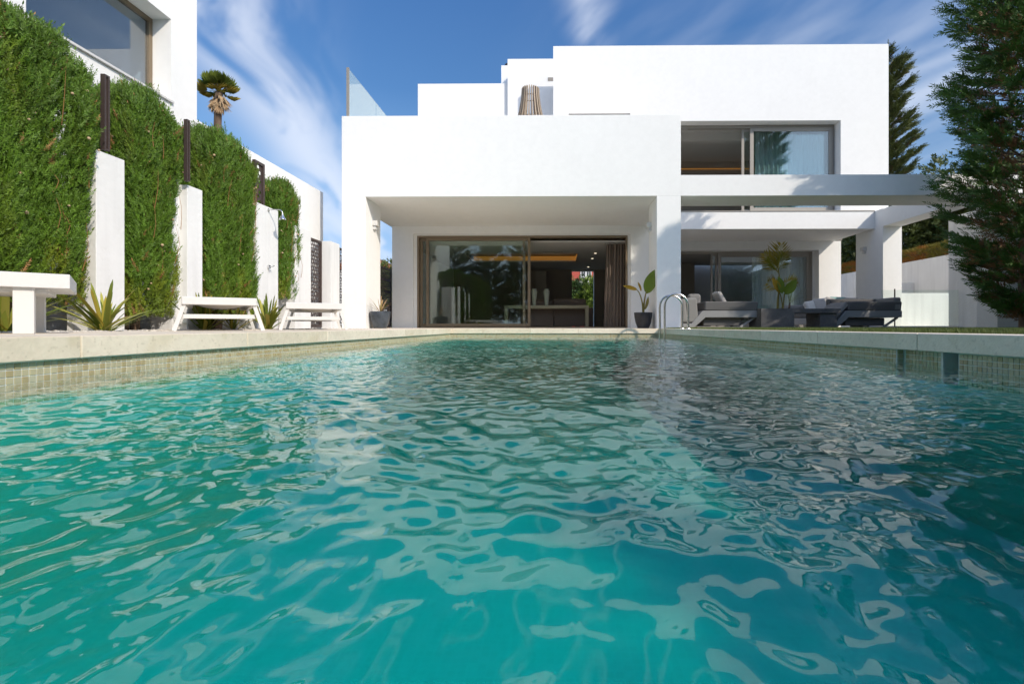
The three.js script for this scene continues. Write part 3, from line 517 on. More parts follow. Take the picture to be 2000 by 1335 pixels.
// ---------------------------------------------------------------- roof terrace: glass balustrade and slatted lantern
{
  const t = thing('glass_balustrade', 'frosted green glass balustrade on the roof terrace edge', 'balustrade', [xL + 0.12, yPar - 0.012, -12.05]);
  const top = Y(133, 12.1, xL), x = xL + 0.12;
  part(t, 'post', box(x - 0.03, x + 0.03, yPar - 0.012, top, 12.06, 12.1), M.taupe);
  [[12.1, 13.95], [13.99, 16.2]].forEach(([a, b]) => part(t, 'pane', box(x - 0.008, x + 0.008, yPar - 0.01, top - 0.004, a, b), M.railGlass));
  part(t, 'clamp', box(x - 0.02, x + 0.02, yPar - 0.012, yPar + 0.1, 13.955, 13.985), M.taupe);
}
{
  const D = 13.7, t = thing('slatted_lantern', 'flared wooden slat lantern on the roof terrace', 'lantern', [X(1036, D), SOFFIT + 1.75, -D]);
  const y0 = SOFFIT + 1.75, h = Y(173, D) - y0, rB = 0.66, rT = 0.245, n = 22;
  for (let i = 0; i < n; i++) {
    const pts = []; for (let k = 0; k <= 8; k++) { const v = k / 8, rr = rT + (rB - rT) * Math.pow(1 - v, 1.7); pts.push([rr, v * h]); }
    const sh = new THREE.Shape(); pts.forEach((p, k) => k ? sh.lineTo(...p) : sh.moveTo(...p)); [...pts].reverse().forEach((p) => sh.lineTo(p[0] - 0.05, p[1]));
    const g = new THREE.ExtrudeGeometry(sh, { depth: 0.028, bevelEnabled: false, steps: 1 }); g.translate(0, 0, -0.014); g.rotateY(i / n * Math.PI * 2 + 0.06); metreUV(g);
    local(t, 'slat', g, M.wood);
  }
  for (const v of [0.86, 0.5]) { const rr = rT + (rB - rT) * Math.pow(1 - v, 1.7) - 0.055, g = new THREE.TorusGeometry(rr, 0.014, 6, 28); g.rotateX(Math.PI / 2); g.translate(0, v * h, 0); local(t, 'hoop', g, M.taupe); }
}

// ================================================================ LEFT SIDE: hedges between white piers, screens, the neighbour
const FX = -4.6;
const SPRAYS = [sprayShape(11, 13, 0.15, 0.052, 0.5), sprayShape(12, 11, 0.12, 0.050, 0.5), sprayShape(13, 14, 0.17, 0.048, 0.5)];
const CONE = new THREE.IcosahedronGeometry(1, 1);
// a clipped cypress hedge: trunks, dark inner growth and a coat of sprays over a rounded, uneven block
function hedge(label, d0, d1, height, seed, o = {}) {
  const { xf = -4.60, thick = 0.8, per = 3700, base = 0.14, group = 'clipped cypress hedges along the boundary', sides = ['f', 'n', 't'], size = 0.72, slope = 0 } = o;
  const r = rng(seed), x0 = xf - thick, t = thing('cypress_hedge', label, 'hedge', [(xf + x0) / 2, -0.02, -(d0 + d1) / 2], group);
  part(t, 'inner_growth', box(x0 + 0.2, xf - 0.2, base + 0.45, height - 0.25, d0 + 0.2, d1 - 0.2, 0.1), M.core);
  const n = Math.max(2, Math.round((d1 - d0) / 0.6));
  for (let i = 0; i < n; i++) { const d = lerp(d0 + 0.2, d1 - 0.2, (i + 0.5) / n), x = xf - 0.32 - r() * 0.15; part(t, 'trunk', taper([[x, -0.05, -d], [x + (r() - 0.5) * 0.1, 0.5, -d + (r() - 0.5) * 0.1], [x, height * 0.6, -d]], 0.045 + r() * 0.025, 0.03, 8, 7), M.bark); }
  const lists = SPRAYS.map(() => []), cols = SPRAYS.map(() => []), cones = [];
  const add = (x, y, z, nx, ny, nz) => {
    y -= 0.22 * Math.pow(smooth(0.45, 0, Math.min(-z - d0, d1 + z)), 1.4) * smooth(height - 0.9, height, y);
    const k = Math.floor(r() * SPRAYS.length), bx = fbm(z * 0.9 + seed, y * 0.5 + x * 0.9, 3, 3), patch = fbm(z * 2.6 + seed * 3, y * 1.1 + x * 2, 3, 9);
    const q = towards(nx * 0.40 + (r() - 0.5) * 0.72, 1.0 + (r() - 0.5) * 0.45, nz * 0.40 + (r() - 0.5) * 0.72, r() * 6.28);
    lists[k].push([x, y, z, q, size * (0.75 + r() * 0.7)]);
    if (k === 2 && r() < 0.012) cones.push([x + nx * 0.05, y, z + nz * 0.05, new THREE.Quaternion(), 0.011 + r() * 0.006]);
    const dead = r() < 0.02 + (patch > 0.66 ? 0.12 : 0) ? 1 : 0, g = 0.65 + r() * 0.6 + (bx - 0.5) * 0.7, ye = smooth(0.45, 0.8, patch) * 0.8;
    cols[k].push(dead ? [0.34 * g, 0.17 * g, 0.06 * g] : [(0.100 + ye * 0.13) * g, (0.195 + ye * 0.06) * g, 0.013 * g]);
  };
  const bulge = (a, b) => (fbm(a * 1.4 + seed, b * 1.1, 2, 5) - 0.5) * 0.13 + (vnoise(a * 8 + seed, b * 1.5, 6) - 0.5) * 0.15;
  const L = d1 - d0, hgt = height - base, area = { f: L * hgt, n: thick * hgt, b: thick * hgt, t: L * thick };
  for (const s of sides) for (let i = 0; i < area[s] * per; i++) {
    const u = r(), v = r(), deep = Math.pow(r(), 1.7) * 0.22;
    if (s === 'f' || s === 'n' || s === 'b') {
      let y = base + v * hgt; const low = smooth(base + 0.6, base, y); if (r() < low * 0.62) continue;
      const top = smooth(height - 0.35, height, y) * 0.16;
      if (s === 'f') { const d = d0 + u * L, e = smooth(0.16, 0, Math.min(u, 1 - u) * L) * 0.1; add(xf - deep + bulge(d, y) - top - e, y + slope * (d - d0), -d, 1, 0.3 * top, 0); }
      else { const x = x0 + u * thick, sg = s === 'n' ? 1 : -1, d = (s === 'n' ? d0 + deep + top : d1 - deep - top) + bulge(x * 2, y) * 0.7; add(x, y + slope * (d - d0), -d, 0, 0, sg); }
    } else { const d = d0 + u * L, x = x0 + v * thick; add(x, height - deep * 0.8 + bulge(d * 1.6, x * 2) * 0.6 - Math.pow(Math.abs(v - 0.5) * 2, 3) * 0.14 + slope * (d - d0), -d, 0, 1, 0); }
  }
  instanced(t, 'cones', CONE, M.thatch, cones.map((e) => [e[0] - t.position.x, e[1] - t.position.y, e[2] - t.position.z, ...e.slice(3)]));
  for (let i = 0; i < (d1 - d0) * 9; i++) { const d = lerp(d0 + 0.08, d1 - 0.08, r()), y = base + 0.3 + r() * (hgt - 0.9), l = 0.2 + r() * 0.4; part(t, 'dead_twig', taper([[xf + 0.0 + r() * 0.05, y, -d], [xf + 0.03 + r() * 0.05, y + l * 0.5, -d + (r() - 0.5) * 0.05], [xf + r() * 0.06, y + l, -d + (r() - 0.5) * 0.08]], 0.0040, 0.0012, 4, 4), M.twig); }
  SPRAYS.forEach((g, k) => { const m = instanced(t, 'foliage', g, M.leaf, lists[k].map((e) => [e[0] - t.position.x, e[1] - t.position.y, e[2] - t.position.z, ...e.slice(3)]), cols[k]); });
  return t;
}
const hT = 2.76;
hedge('broad cypress hedge beside the slab legged white bench', 2.7, 4.90, hT + 0.02, 1001, { base: 0.22 });
hedge('cypress hedge between the blank pier and the twin pier', 5.33, 6.06, hT, 1002, { per: 4000 });
hedge('cypress hedge between the twin pier and the shower pier', 6.48, 7.58, hT, 1003, { per: 3800 });
hedge('narrow cypress hedge just past the shower pier', 8.22, 8.88, 2.56, 1004, { per: 3800, base: 0.5 });
hedge('unclipped cypress hedge row running on behind the viewer', -3.6, 2.6, 2.75, 1005, { per: 420, size: 1.7, sides: ['f', 't', 'b'] });
// white piers of the boundary wall
function pier(label, d0, d1, h, x1 = FX, twin) { const t = thing('wall_pier', label, 'wall', [x1 - 0.15, -0.02, -d0], 'white boundary piers'); part(t, 'shaft', box(x1 - 0.3, x1, -0.05, h, d0, d1, 0.006), M.oldWall); if (twin) part(t, 'slim_shaft', box(x1 - 0.36, x1 - 0.09, -0.05, h + 0.06, twin, d0 - 0.004, 0.006), M.oldWall); return t; }
const pierD = (px) => DX(px, FX);
pier('blank white pier behind the largest spiky plant', pierD(187), pierD(243), Y(313, pierD(243), FX));
pier('white twin pier with a slim set back shaft', pierD(365), pierD(395), Y(372, pierD(395), FX), FX, pierD(350));
pier('white pier carrying the chrome shower', pierD(501), pierD(543), Y(412, pierD(543), FX));
pier('white pier next to the pierced metal gate', pierD(576), pierD(607), Y(452, pierD(607), FX));
{ const d0 = pierD(633), x = X(646, d0), t = thing('wall_return', 'short white wall standing out beyond the pierced gate', 'wall', [x - 0.2, -0.02, -d0]); part(t, 'shaft', box(FX - 0.3, x, -0.05, Y(470.5, d0, x), d0, DX(663, x), 0.006), M.oldWall); }
{ // low wall and black net fence at the foot of the hedges
  const t = thing('boundary_wall', 'low grey boundary wall behind the hedge trunks', 'wall', [-5.45, -0.02, -5]); part(t, 'footing', box(-5.6, -5.35, -0.05, 0.42, -3.6, 11.2, 0.01), M.oldWall);
}
// pierced metal screens: a frame and a sheet with pebble shaped holes
function screenSheet(w, h, nx, ny, seed) {
  const s = new THREE.Shape([[0, 0], [w, 0], [w, h], [0, h]].map((p) => new THREE.Vector2(...p))), r = rng(seed), cw = w / nx, chh = h / ny;
  for (let j = 0; j < ny; j++) for (let i = 0; i < nx; i++) {
    const cx = (i + 0.5 + (j % 2 ? 0.22 : -0.22) + (r() - 0.5) * 0.16) * cw, cy = (j + 0.5 + (r() - 0.5) * 0.2) * chh, n = 5 + Math.floor(r() * 3), a0 = r() * 6.28, pts = [];
    for (let k = 0; k < n; k++) { const a = a0 - k / n * 6.283, rr = 0.40 + r() * 0.09; pts.push(new THREE.Vector2(clamp(cx + Math.cos(a) * rr * cw, 0.004, w - 0.004), clamp(cy + Math.sin(a) * rr * chh * 0.98, 0.004, h - 0.004))); }
    if (cx > cw * 0.45 && cx < w - cw * 0.45) s.holes.push(new THREE.Path(pts));
  }
  return new THREE.ExtrudeGeometry(s, { depth: 0.006, bevelEnabled: false });
}
function screen(name, label, category, d0, d1, y0, y1, x, seed, cell = 0.075) {
  const t = thing(name, label, category, [x, y0, -d0], category === 'screen' ? 'pierced metal screens above the boundary wall' : undefined), w = d1 - d0, h = y1 - y0, f = Math.min(0.045, w * 0.3);
  const g = screenSheet(w - 2 * f, h - 2 * f, Math.max(2, Math.round((w - 2 * f) / cell)), Math.round((h - 2 * f) / cell), seed); g.rotateY(Math.PI / 2); g.translate(0, f, -f); local(t, 'pierced_sheet', g, M.rust);
  const bx = (a, b, c, d) => box(-0.02, 0.025, a, b, c, d);
  local(t, 'frame_post', bx(0, h, 0, f), M.rust); local(t, 'frame_post', bx(0, h, w - f, w), M.rust); local(t, 'frame_rail', bx(h - f, h, f, w - f), M.rust); local(t, 'frame_rail', bx(0, f, f, w - f), M.rust);
  return t;
}
const gate = screen('garden_gate', 'tall brown pierced metal gate in the boundary wall', 'gate', pierD(608), pierD(632), 0.03, Y(463, pierD(609), FX), FX - 0.06, 7, 0.07);
{ const g = new THREE.CylinderGeometry(0.012, 0.012, 0.14, 8); g.translate(0.05, 0.95, -0.05); local(gate, 'handle', g, M.steel); }
screen('pierced_screen', 'brown pierced screen glimpsed past the end of the white wall return', 'screen', 13.0, 15.2, 0.03, Y(483, 13.0, -5.7), X(660.5, 13.0), 8);
screen('pierced_screen', 'brown pierced screen seen through the open side of the porch', 'screen', 14.2, 15.9, 0.03, Y(513, 14.2, -6), X(760, 15.0) - 0.25, 9);
screen('pierced_screen', 'brown pierced screen above the shower pier', 'screen', pierD(501), pierD(520), Y(401, pierD(505), FX), Y(313, pierD(505), FX), FX - 0.05, 10);
screen('pierced_screen', 'brown pierced screen above the blank pier', 'screen', pierD(199), pierD(199) + 0.06, 1.84, Y(140, 4.9, FX), FX + 0.0, 12);
screen('pierced_screen', 'brown pierced screen above the twin pier', 'screen', pierD(355), pierD(355) + 0.05, 1.84, Y(235, pierD(360), FX), FX + 0.04, 13);
{ // outdoor shower
  const d = DX(523, FX), y = Y(410, d, FX), t = thing('outdoor_shower', 'chrome shower arm and bell head on the white pier', 'shower', [FX, 0, -d]);
  local(t, 'arm', tube([[0, y, 0], [0.12, y + 0.006, 0], [0.2, y, 0], [0.232, y - 0.04, 0], [0.235, y - 0.07, 0]], 0.0085, 28, 8), M.chrome);
  const pl = new THREE.CylinderGeometry(0.026, 0.026, 0.012, 18); pl.rotateZ(Math.PI / 2); pl.translate(0.006, y, 0); local(t, 'wall_plate', pl, M.chrome);
  const bell = new THREE.LatheGeometry([[0.011, 0], [0.015, -0.02], [0.03, -0.055], [0.052, -0.085], [0.052, -0.1], [0, -0.1]].map((p) => new THREE.Vector2(...p)), 22); bell.translate(0.235, y - 0.06, 0); local(t, 'shower_head', bell, M.chrome);
  const yv = Y(521, d, FX), vb = new THREE.CylinderGeometry(0.03, 0.03, 0.03, 18); vb.rotateZ(Math.PI / 2); vb.translate(0.015, yv, 0); const v = local(t, 'valve', vb, M.chrome);
  local(v, 'lever', tube([[0.02, yv, 0], [0.07, yv + 0.005, 0], [0.10, yv + 0.02, 0]], 0.008, 8, 8), M.chrome); local(v, 'valve_outlet', tube([[0.02, yv, 0], [0.035, yv - 0.06, 0]], 0.009, 6, 8), M.chrome);
}
// ---------------------------------------------------------------- neighbouring house on the left
{
  const xb = -6.2, dEnd = DX(384, xb), t = thing('neighbour_house', 'white neighbouring house with a large tinted window', 'house', [xb, 0, -9]);
  const wD0 = DX(50, xb), wD1 = DX(333.5, xb), wy0 = Y(139, DX(234, xb), xb), wy1 = Y(37.5, wD1, xb);
  part(t, 'wall', wallZ(2.5, dEnd, -0.05, 9.5, xb - 0.42, xb, [[wD0, wD1, wy0, wy1]]), M.wall);
  part(t, 'wall', wallX(xb - 3.4, xb - 0.42, -0.05, 9.5, dEnd - 0.3, dEnd), M.wall);
  part(t, 'terrace_wall', wallZ(dEnd, DX(631, xb), -0.05, Y(376, DX(631, xb), xb), xb - 0.3, xb - 0.004), M.wall);
  const xg = xb - 0.36, w = sub(t, 'window'), b = (a, c, e, f) => box(xg, xg + 0.06, e, f, a, c);
  part(w, 'frame', merge([b(wD0, wD1, wy1 - 0.07, wy1 - 0.002), b(wD0, wD1, wy0 + 0.002, wy0 + 0.05), b(wD1 - 0.07, wD1 - 0.002, wy0 + 0.05, wy1 - 0.07), b(wD0 + 0.002, wD0 + 0.05, wy0 + 0.05, wy1 - 0.07)]), M.bronze);
  part(w, 'pane', box(xg + 0.02, xg + 0.03, wy0 + 0.05, wy1 - 0.07, wD0 + 0.05, wD1 - 0.07), M.tint);
  part(w, 'sill', box(xb - 0.3, xb + 0.04, wy0 - 0.03, wy0 + 0.001, wD0 - 0.02, wD1 + 0.02), M.white);
  // the room behind, glazed on its other side as well
  const rTop = wy1 + 1.35;
  part(t, 'room_floor', box(xb - 3.4, xb - 0.43, wy0 - 0.3, wy0 - 0.06, 2.5, dEnd - 0.31), M.floorIn);
  part(t, 'room_ceiling', box(xb - 3.4, xb - 0.43, rTop, rTop + 0.2, 2.5, dEnd - 0.31), M.ceiling);
  part(t, 'far_wall', wallZ(2.5, dEnd - 0.3, wy0 - 0.3, rTop, xb - 3.4, xb - 3.2, [[3.0, 5.9, wy0 + 0.6, rTop - 0.15], [6.1, 9.2, wy0 + 0.6, rTop - 0.15], [9.4, dEnd - 0.5, wy0 + 0.6, rTop - 0.15]].filter((h) => h[1] > h[0] && h[1] < dEnd - 0.3)), M.interiorMid);
  part(t, 'transom', box(xb - 3.3, xb - 3.24, wy1 + 0.55, wy1 + 0.66, 2.8, dEnd - 0.5), M.bronze);
}

// ================================================================ FURNITURE AND PLANTS BY THE POOL
function lounger() {
  const t = new THREE.Group(), w = 0.325, L = 1.85, h = 0.346, leg = (sx, z0, z1) => local(t, 'leg', bar([sx * (w + 0.06), 0, z0], [sx * (w - 0.035), h - 0.03, z1], 0.036, 0.05), M.white);
  for (const s of [-1, 1]) { local(t, 'side_rail', lbox(0.045, 0.075, L - 0.1, s * (w - 0.024), h - 0.042, -L / 2, 0.006), M.white); leg(s, -0.04, -0.05); leg(s, -L + 0.04, -L + 0.1); }
  local(t, 'end_rail', lbox(2 * w, 0.08, 0.05, 0, h - 0.04, -0.024, 0.008), M.white); local(t, 'end_rail', lbox(2 * w, 0.08, 0.05, 0, h - 0.04, -L + 0.024, 0.008), M.white);
  for (const z of [-0.07, -L + 0.1]) local(t, 'stretcher', lbox(2 * w - 0.02, 0.045, 0.03, 0, 0.148, z, 0.005), M.white);
  const nx = 16, nz = 20, pos = [], idx = [];
  for (let j = 0; j <= nz; j++) for (let i = 0; i <= nx; i++) { const u = i / nx * 2 - 1, v = j / nz; pos.push(u * (w - 0.05), h - 0.03 - 0.06 * (1 - u * u) * Math.pow(Math.sin(Math.PI * clamp(v * 0.94 + 0.03)), 0.4), -0.05 - v * (L - 0.1)); }
  for (let j = 0; j < nz; j++) for (let i = 0; i < nx; i++) { const a = j * (nx + 1) + i; idx.push(a, a + 1, a + nx + 1, a + 1, a + nx + 2, a + nx + 1); }
  const g = new THREE.BufferGeometry(); g.setAttribute('position', new THREE.Float32BufferAttribute(pos, 3)); g.setIndex(idx); g.computeVertexNormals(); metreUV(g); local(t, 'sling', g, M.sling);
  return t;
}
{
  const a = lounger(); a.name = numbered('sun_lounger'); a.position.set(X(430, 5.05), 0, -5.05); a.rotation.y = 0.60; a.userData = { label: 'white sun lounger with splayed legs before the twin pier', category: 'lounger', group: 'white sun loungers on the deck' }; scene.add(a);
  const b = a.clone(); b.name = numbered('sun_lounger'); b.position.set(X(614, 6.5), 0, -6.5); b.rotation.y = 0.46; b.scale.set(1.04, 1.04, 1); b.userData = { label: 'white sun lounger in front of the pierced garden gate', category: 'lounger', group: 'white sun loungers on the deck' }; scene.add(b);
  const t = thing('white_bench', 'low white slab bench with a thick square leg', 'bench', [X(136, 3.0), 0, -3.0]);
  const h = Y(536, 3.0, -3); t.rotation.y = 0.74;
  local(t, 'bench_top', lbox(1.9, 0.088, 0.78, -0.95, h - 0.044, -0.39, 0.004), M.white); local(t, 'under_frame', lbox(1.7, 0.03, 0.6, -0.95, h - 0.103, -0.39, 0.004), M.white);
  for (const z of [-0.075, -0.705]) for (const x of [-0.20, -1.7]) local(t, 'leg', lbox(0.09, h - 0.088, 0.09, x, (h - 0.088) / 2, z, 0.004), M.white);
}
// strap leaved plants
function strapLeaf(seed, len, w, lean, droop) {
  const n = 9, pos = [], idx = [], r = rng(seed), tw = (r() - 0.5) * 0.8;
  for (let i = 0; i <= n; i++) { const v = i / n, a = lean + droop * v * v, y = len * (Math.sin(Math.PI / 2 - lean) * v - droop * 0.32 * v * v * v), x = len * (Math.sin(lean) * v + droop * 0.30 * v * v), ww = w * (0.5 + 0.9 * v) * Math.pow(1 - v, 0.55) * 0.9 + 0.0006; const cz = Math.cos(tw * v), sz = Math.sin(tw * v); pos.push(x - sz * ww * 0.4, y + 0.12 * ww, -ww * cz, x, y, 0, x + sz * ww * 0.4, y + 0.12 * ww, ww * cz); if (i < n) for (const k of [0, 1]) { const b = i * 3 + k; idx.push(b, b + 1, b + 3, b + 1, b + 4, b + 3); } }
  const g = new THREE.BufferGeometry(); g.setAttribute('position', new THREE.Float32BufferAttribute(pos, 3)); g.setIndex(idx); g.computeVertexNormals(); return g;
}
const STRAPS = []; for (let i = 0; i < 14; i++) { const r = rng(900 + i); STRAPS.push(strapLeaf(900 + i, 1, 0.022 + r() * 0.01, 0.15 + (i % 7) / 7 * 0.95, r() * 0.9 * (0.25 + (i % 7) / 7))); }
function strapPlant(label, x, d, size, n, seed, wide = 1) {
  const t = thing('spiky_plant', label, 'plant', [x, -0.02, -d], 'spiky strap leaved plants in the pebble bed'), r = rng(seed);
  for (let i = 0; i < n; i++) { const m = local(t, 'leaf', STRAPS[Math.floor(r() * 14)], M.strap[Math.floor(r() * 3.4)]); m.rotation.y = r() * 6.283; const s = size * (0.6 + r() * 0.5); m.scale.set(s * wide, s, s * 2.3); m.position.set((r() - 0.5) * 0.12 * size, 0, (r() - 0.5) * 0.12 * size); }
  return t;
}
strapPlant('large yellow green spiky plant in front of the blank pier', X(205, 4.55), 4.55, 0.50, 52, 31, 1.4);
strapPlant('yellow striped spiky plant under the slab legged bench', X(14, 3.75), 3.75, 0.52, 40, 32, 1.35);
strapPlant('dark green spiky plant under the lounger by the twin pier', X(400, 6.2), 6.2, 0.52, 40, 33, 1.2);
strapPlant('tall upright spiky plant before the shower pier', X(520, 7.2), 7.2, 0.62, 40, 34, 0.9);
strapPlant('low bronze spiky plant between the two loungers', X(455, 6.55), 6.55, 0.42, 30, 35, 1.3);

// ---------------------------------------------------------------- pots in the porch
function pot(name, label, x, d, w, h, mat) {
  const t = thing(name, label, 'pot', [x, 0, -d]), p = [[0, 0], [w * 0.62, 0], [w * 0.64, h * 0.06], [w * 0.80, h * 0.3], [w * 0.95, h * 0.68], [w, h * 0.97], [w * 0.985, h], [w * 0.93, h], [w * 0.9, h * 0.93], [0, h * 0.9]];
  local(t, 'body', new THREE.LatheGeometry(p.map((q) => new THREE.Vector2(...q)), 36), mat);
  const g = new THREE.CircleGeometry(w * 0.9, 24); g.rotateX(-Math.PI / 2); g.translate(0, h * 0.92, 0); metreUV(g); local(t, 'soil', g, M.soil);
  return t;
}
const pL = [X(742.5, 12.3), 12.3], pR = [X(1256.5, 12.3), 12.3];
pot('plant_pot', 'grey blue rounded pot by the left porch column', ...pL, 0.25, Y(608, 12.3), M.potBlue);
pot('plant_pot', 'dark navy pot by the right porch column', ...pR, 0.228, Y(610, 12.3), M.potDark);
{
  const t = thing('dry_plant', 'withered orange strappy plant in the grey blue pot', 'plant', [pL[0], Y(608, 12.3) * 0.92, -pL[1]]), r = rng(41);
  for (let i = 0; i < 26; i++) { const m = local(t, 'leaf', STRAPS[Math.floor(r() * 14)], i % 3 ? M.dryLeaf : M.strap[2]); m.rotation.y = r() * 6.283; const s = 0.26 + r() * 0.24; m.scale.set(s * 1.2, s, s * 1.3); }
}
function paddleLeaf(len, w, bend, fold = 0.25) { // a broad leaf growing along +y with a folded midrib
  const n = 12, pos = [], idx = [];
  for (let i = 0; i <= n; i++) { const v = i / n, ww = w * Math.pow(Math.sin(Math.PI * Math.pow(v, 0.85) * 0.985 + 0.012), 0.75), y = len * v, z = bend * len * v * v; for (const u of [-1, -0.5, 0, 0.5, 1]) pos.push(u * ww, y, z + Math.abs(u) * ww * fold + Math.sin(v * 9 + u * 2) * 0.004); if (i < n) for (let k = 0; k < 4; k++) { const b = i * 5 + k; idx.push(b, b + 1, b + 5, b + 1, b + 6, b + 5); } }
  const g = new THREE.BufferGeometry(); g.setAttribute('position', new THREE.Float32BufferAttribute(pos, 3)); g.setIndex(idx); g.computeVertexNormals(); return g;
}
{
  const y0 = Y(610, 12.3) * 0.92, t = thing('bird_of_paradise', 'young broad leaved plant with one upright paddle in navy pot', 'plant', [pR[0], y0, -pR[1]]);
  const put = (name, geo, mat, x, y, z, rx, ry, rz) => { const m = local(t, name, geo, mat); m.position.set(x, y, z); m.rotation.set(rx, ry, rz, 'YXZ'); return m; };
  local(t, 'stem', taper([[0, 0, 0], [0.02, 0.25, 0], [0.06, 0.5, 0.02], [0.1, 0.62, 0.02]], 0.03, 0.012, 12, 7), M.stem);
  local(t, 'stem', taper([[0.0, 0, 0], [-0.03, 0.3, 0], [-0.12, 0.55, 0.02], [-0.2, 0.62, 0.02]], 0.026, 0.01, 12, 7), M.stem);
  put('leaf', paddleLeaf(0.62, 0.15, -0.12), M.paddle, 0.08, 0.5, 0.02, 0.1, -0.35, -0.34); put('leaf', paddleLeaf(0.42, 0.05, 0.1, 0.8), M.paddleYellow, -0.16, 0.6, 0.02, 0.1, 0.3, 1.35); put('leaf', paddleLeaf(0.26, 0.035, 0.1, 0.9), M.paddleYellow, -0.06, 0.56, 0.02, 0, 0.5, 0.5); put('leaf', paddleLeaf(0.34, 0.04, 0, 0.9), M.stem, 0.03, 0.1, 0.04, 0.15, 0.2, -0.22);
}
// ---------------------------------------------------------------- pool ladder
{
  const t = thing('pool_ladder', 'polished steel pool ladder with two arched handrails', 'ladder', [2.3, 0, -10]);
  const xi = X(1298, DX(1298, 2.18)); 
  for (const D of [DX(1289, 2.17), DX(1298.5, 2.17)]) {
    const x0 = 2.17, x1 = 2.17 + 0.46, top = 0.69, r = (x1 - x0) / 2, pts = [[x0, -1.1, -D], [x0, -0.5, -D], [x0, 0.15, -D], [x0, top - r, -D]];
    for (let k = 1; k < 8; k++) { const a = Math.PI - k / 8 * Math.PI; pts.push([x0 + r + Math.cos(a) * r, top - r + Math.sin(a) * r, -D]); }
    pts.push([x1, top - r, -D], [x1, 0.15, -D], [x1, 0.0, -D]);
    part(t, 'handrail', tube(pts, 0.0215, 90, 12), M.steel);
    const f = new THREE.CylinderGeometry(0.05, 0.055, 0.014, 20); f.translate(x1, 0.007, -D); part(t, 'flange', f, M.steel);
  }
  for (const y of [-0.36, -0.62, -0.88]) part(t, 'tread', box(2.1, 2.24, y, y + 0.025, DX(1298.5, 2.17), DX(1289, 2.17), 0.006), M.steel);
}

// ================================================================ RIGHT SIDE: lounge furniture on the terrace
// profile in x, y extruded along the view
function profile(pts, depth, bevel = 0.006) {
  const g = new THREE.ExtrudeGeometry(new THREE.Shape(pts.map((p) => new THREE.Vector2(...p))), { depth: depth - 2 * bevel, bevelEnabled: bevel > 0, bevelThickness: bevel, bevelSize: bevel, bevelSegments: 2 });
  g.translate(0, 0, -depth + bevel); return metreUV(g);
}
function soft(w, h, d, r = 0.05, seed = 1) { // a stuffed cushion: rounded, slightly crowned and uneven
  const g = new RoundedBoxGeometry(w, h, d, 5, Math.min(r, h / 2.2, w / 2.2, d / 2.2)), p = g.attributes.position;
  for (let i = 0; i < p.count; i++) { const x = p.getX(i) / w * 2, y = p.getY(i) / h * 2, z = p.getZ(i) / d * 2, k = 1 + 0.05 * (vnoise(x * 2 + seed, z * 2 + y * 1.7, seed) - 0.5); p.setXYZ(i, p.getX(i) * k, p.getY(i) * (1 + 0.10 * (1 - x * x) * (1 - z * z)) * k, p.getZ(i) * k); }
  g.computeVertexNormals(); return metreUV(g);
}
function chaise(label, x0, x1, d, turnPx, back) {
  const t = thing('lounge_sofa', label, 'sofa', [x0, 0, -d], 'grey outdoor lounge sofas'), w = x1 - x0, dp = 0.92, yT = Y(607, d, x0), yB = Y(619, d, x0), q = turnPx;
  // a folded plate: foot on the ground, ramp, then the floating seat
  local(t, 'seat_frame', profile([[-0.42, 0.03], [q - 0.30, 0.03], [q, yB], [w, yB], [w, yT], [q - 0.07, yT], [q - 0.36, 0.12], [-0.42, 0.12]], dp), M.sofaFrame);
  local(t, 'brace', bar([w - 0.05, yB - 0.01, -0.1], [w - 0.42, 0.03, -0.1], 0.05, 0.05), M.sofaFrame); local(t, 'brace', bar([w - 0.05, yB - 0.01, -dp + 0.1], [w - 0.42, 0.03, -dp + 0.1], 0.05, 0.05), M.sofaFrame);
  local(t, 'skid', lbox(w - q - 0.1, 0.03, 0.05, (w + q) / 2 - 0.25, 0.016, -0.1, 0.004), M.sofaFrame); local(t, 'skid', lbox(w - q - 0.1, 0.03, 0.05, (w + q) / 2 - 0.25, 0.016, -dp + 0.1, 0.004), M.sofaFrame);
  local(t, 'under_seat', lbox(w - q - 0.34, 0.2, 0.62, (w + q) / 2 - 0.18, 0.17, -dp / 2, 0.01), M.charcoal);
  const sl = local(t, 'seat_cushion', soft(w - q + 0.02, 0.25, dp - 0.02, 0.035, 3), M.charcoal); sl.position.set((w + q) / 2, yT + 0.128, -dp / 2);
  return [t, yT, q, w, dp];
}
{
  const dA = 12.95, [a, yT, q, w, dp] = chaise('grey lounge sofa with tall angled back beside the porch column', X(1362, dA), X(1480, dA), dA, 0.22);
  const put = (n, g, m, x, y, z, rz = 0, ry = 0, rx = 0) => { const o = local(a, n, g, m); o.position.set(x, y, z); o.rotation.set(rx, ry, rz); };
  put('back_cushion', soft(0.30, 0.66, 0.88, 0.06, 7), M.greyCloth, -0.12, 0.47, -dp / 2, 0.06); put('back_cushion', soft(0.32, 0.62, 0.9, 0.06, 8), M.greyCloth, -0.42, 0.45, -dp / 2, 0.1); put('arm_cushion', soft(0.34, 0.5, 0.2, 0.06, 9), M.greyCloth, 0.16, yT + 0.24, -dp + 0.05);
  const c = thing('throw_pillow', 'pale grey pillow leaning on the tall backed sofa', 'pillow', [X(1404, 13.6), yT + 0.37, -13.55]); const m = local(c, 'body', soft(0.40, 0.13, 0.36, 0.06, 21), M.paleCloth); m.rotation.set(0, 0.2, -1.0);
}
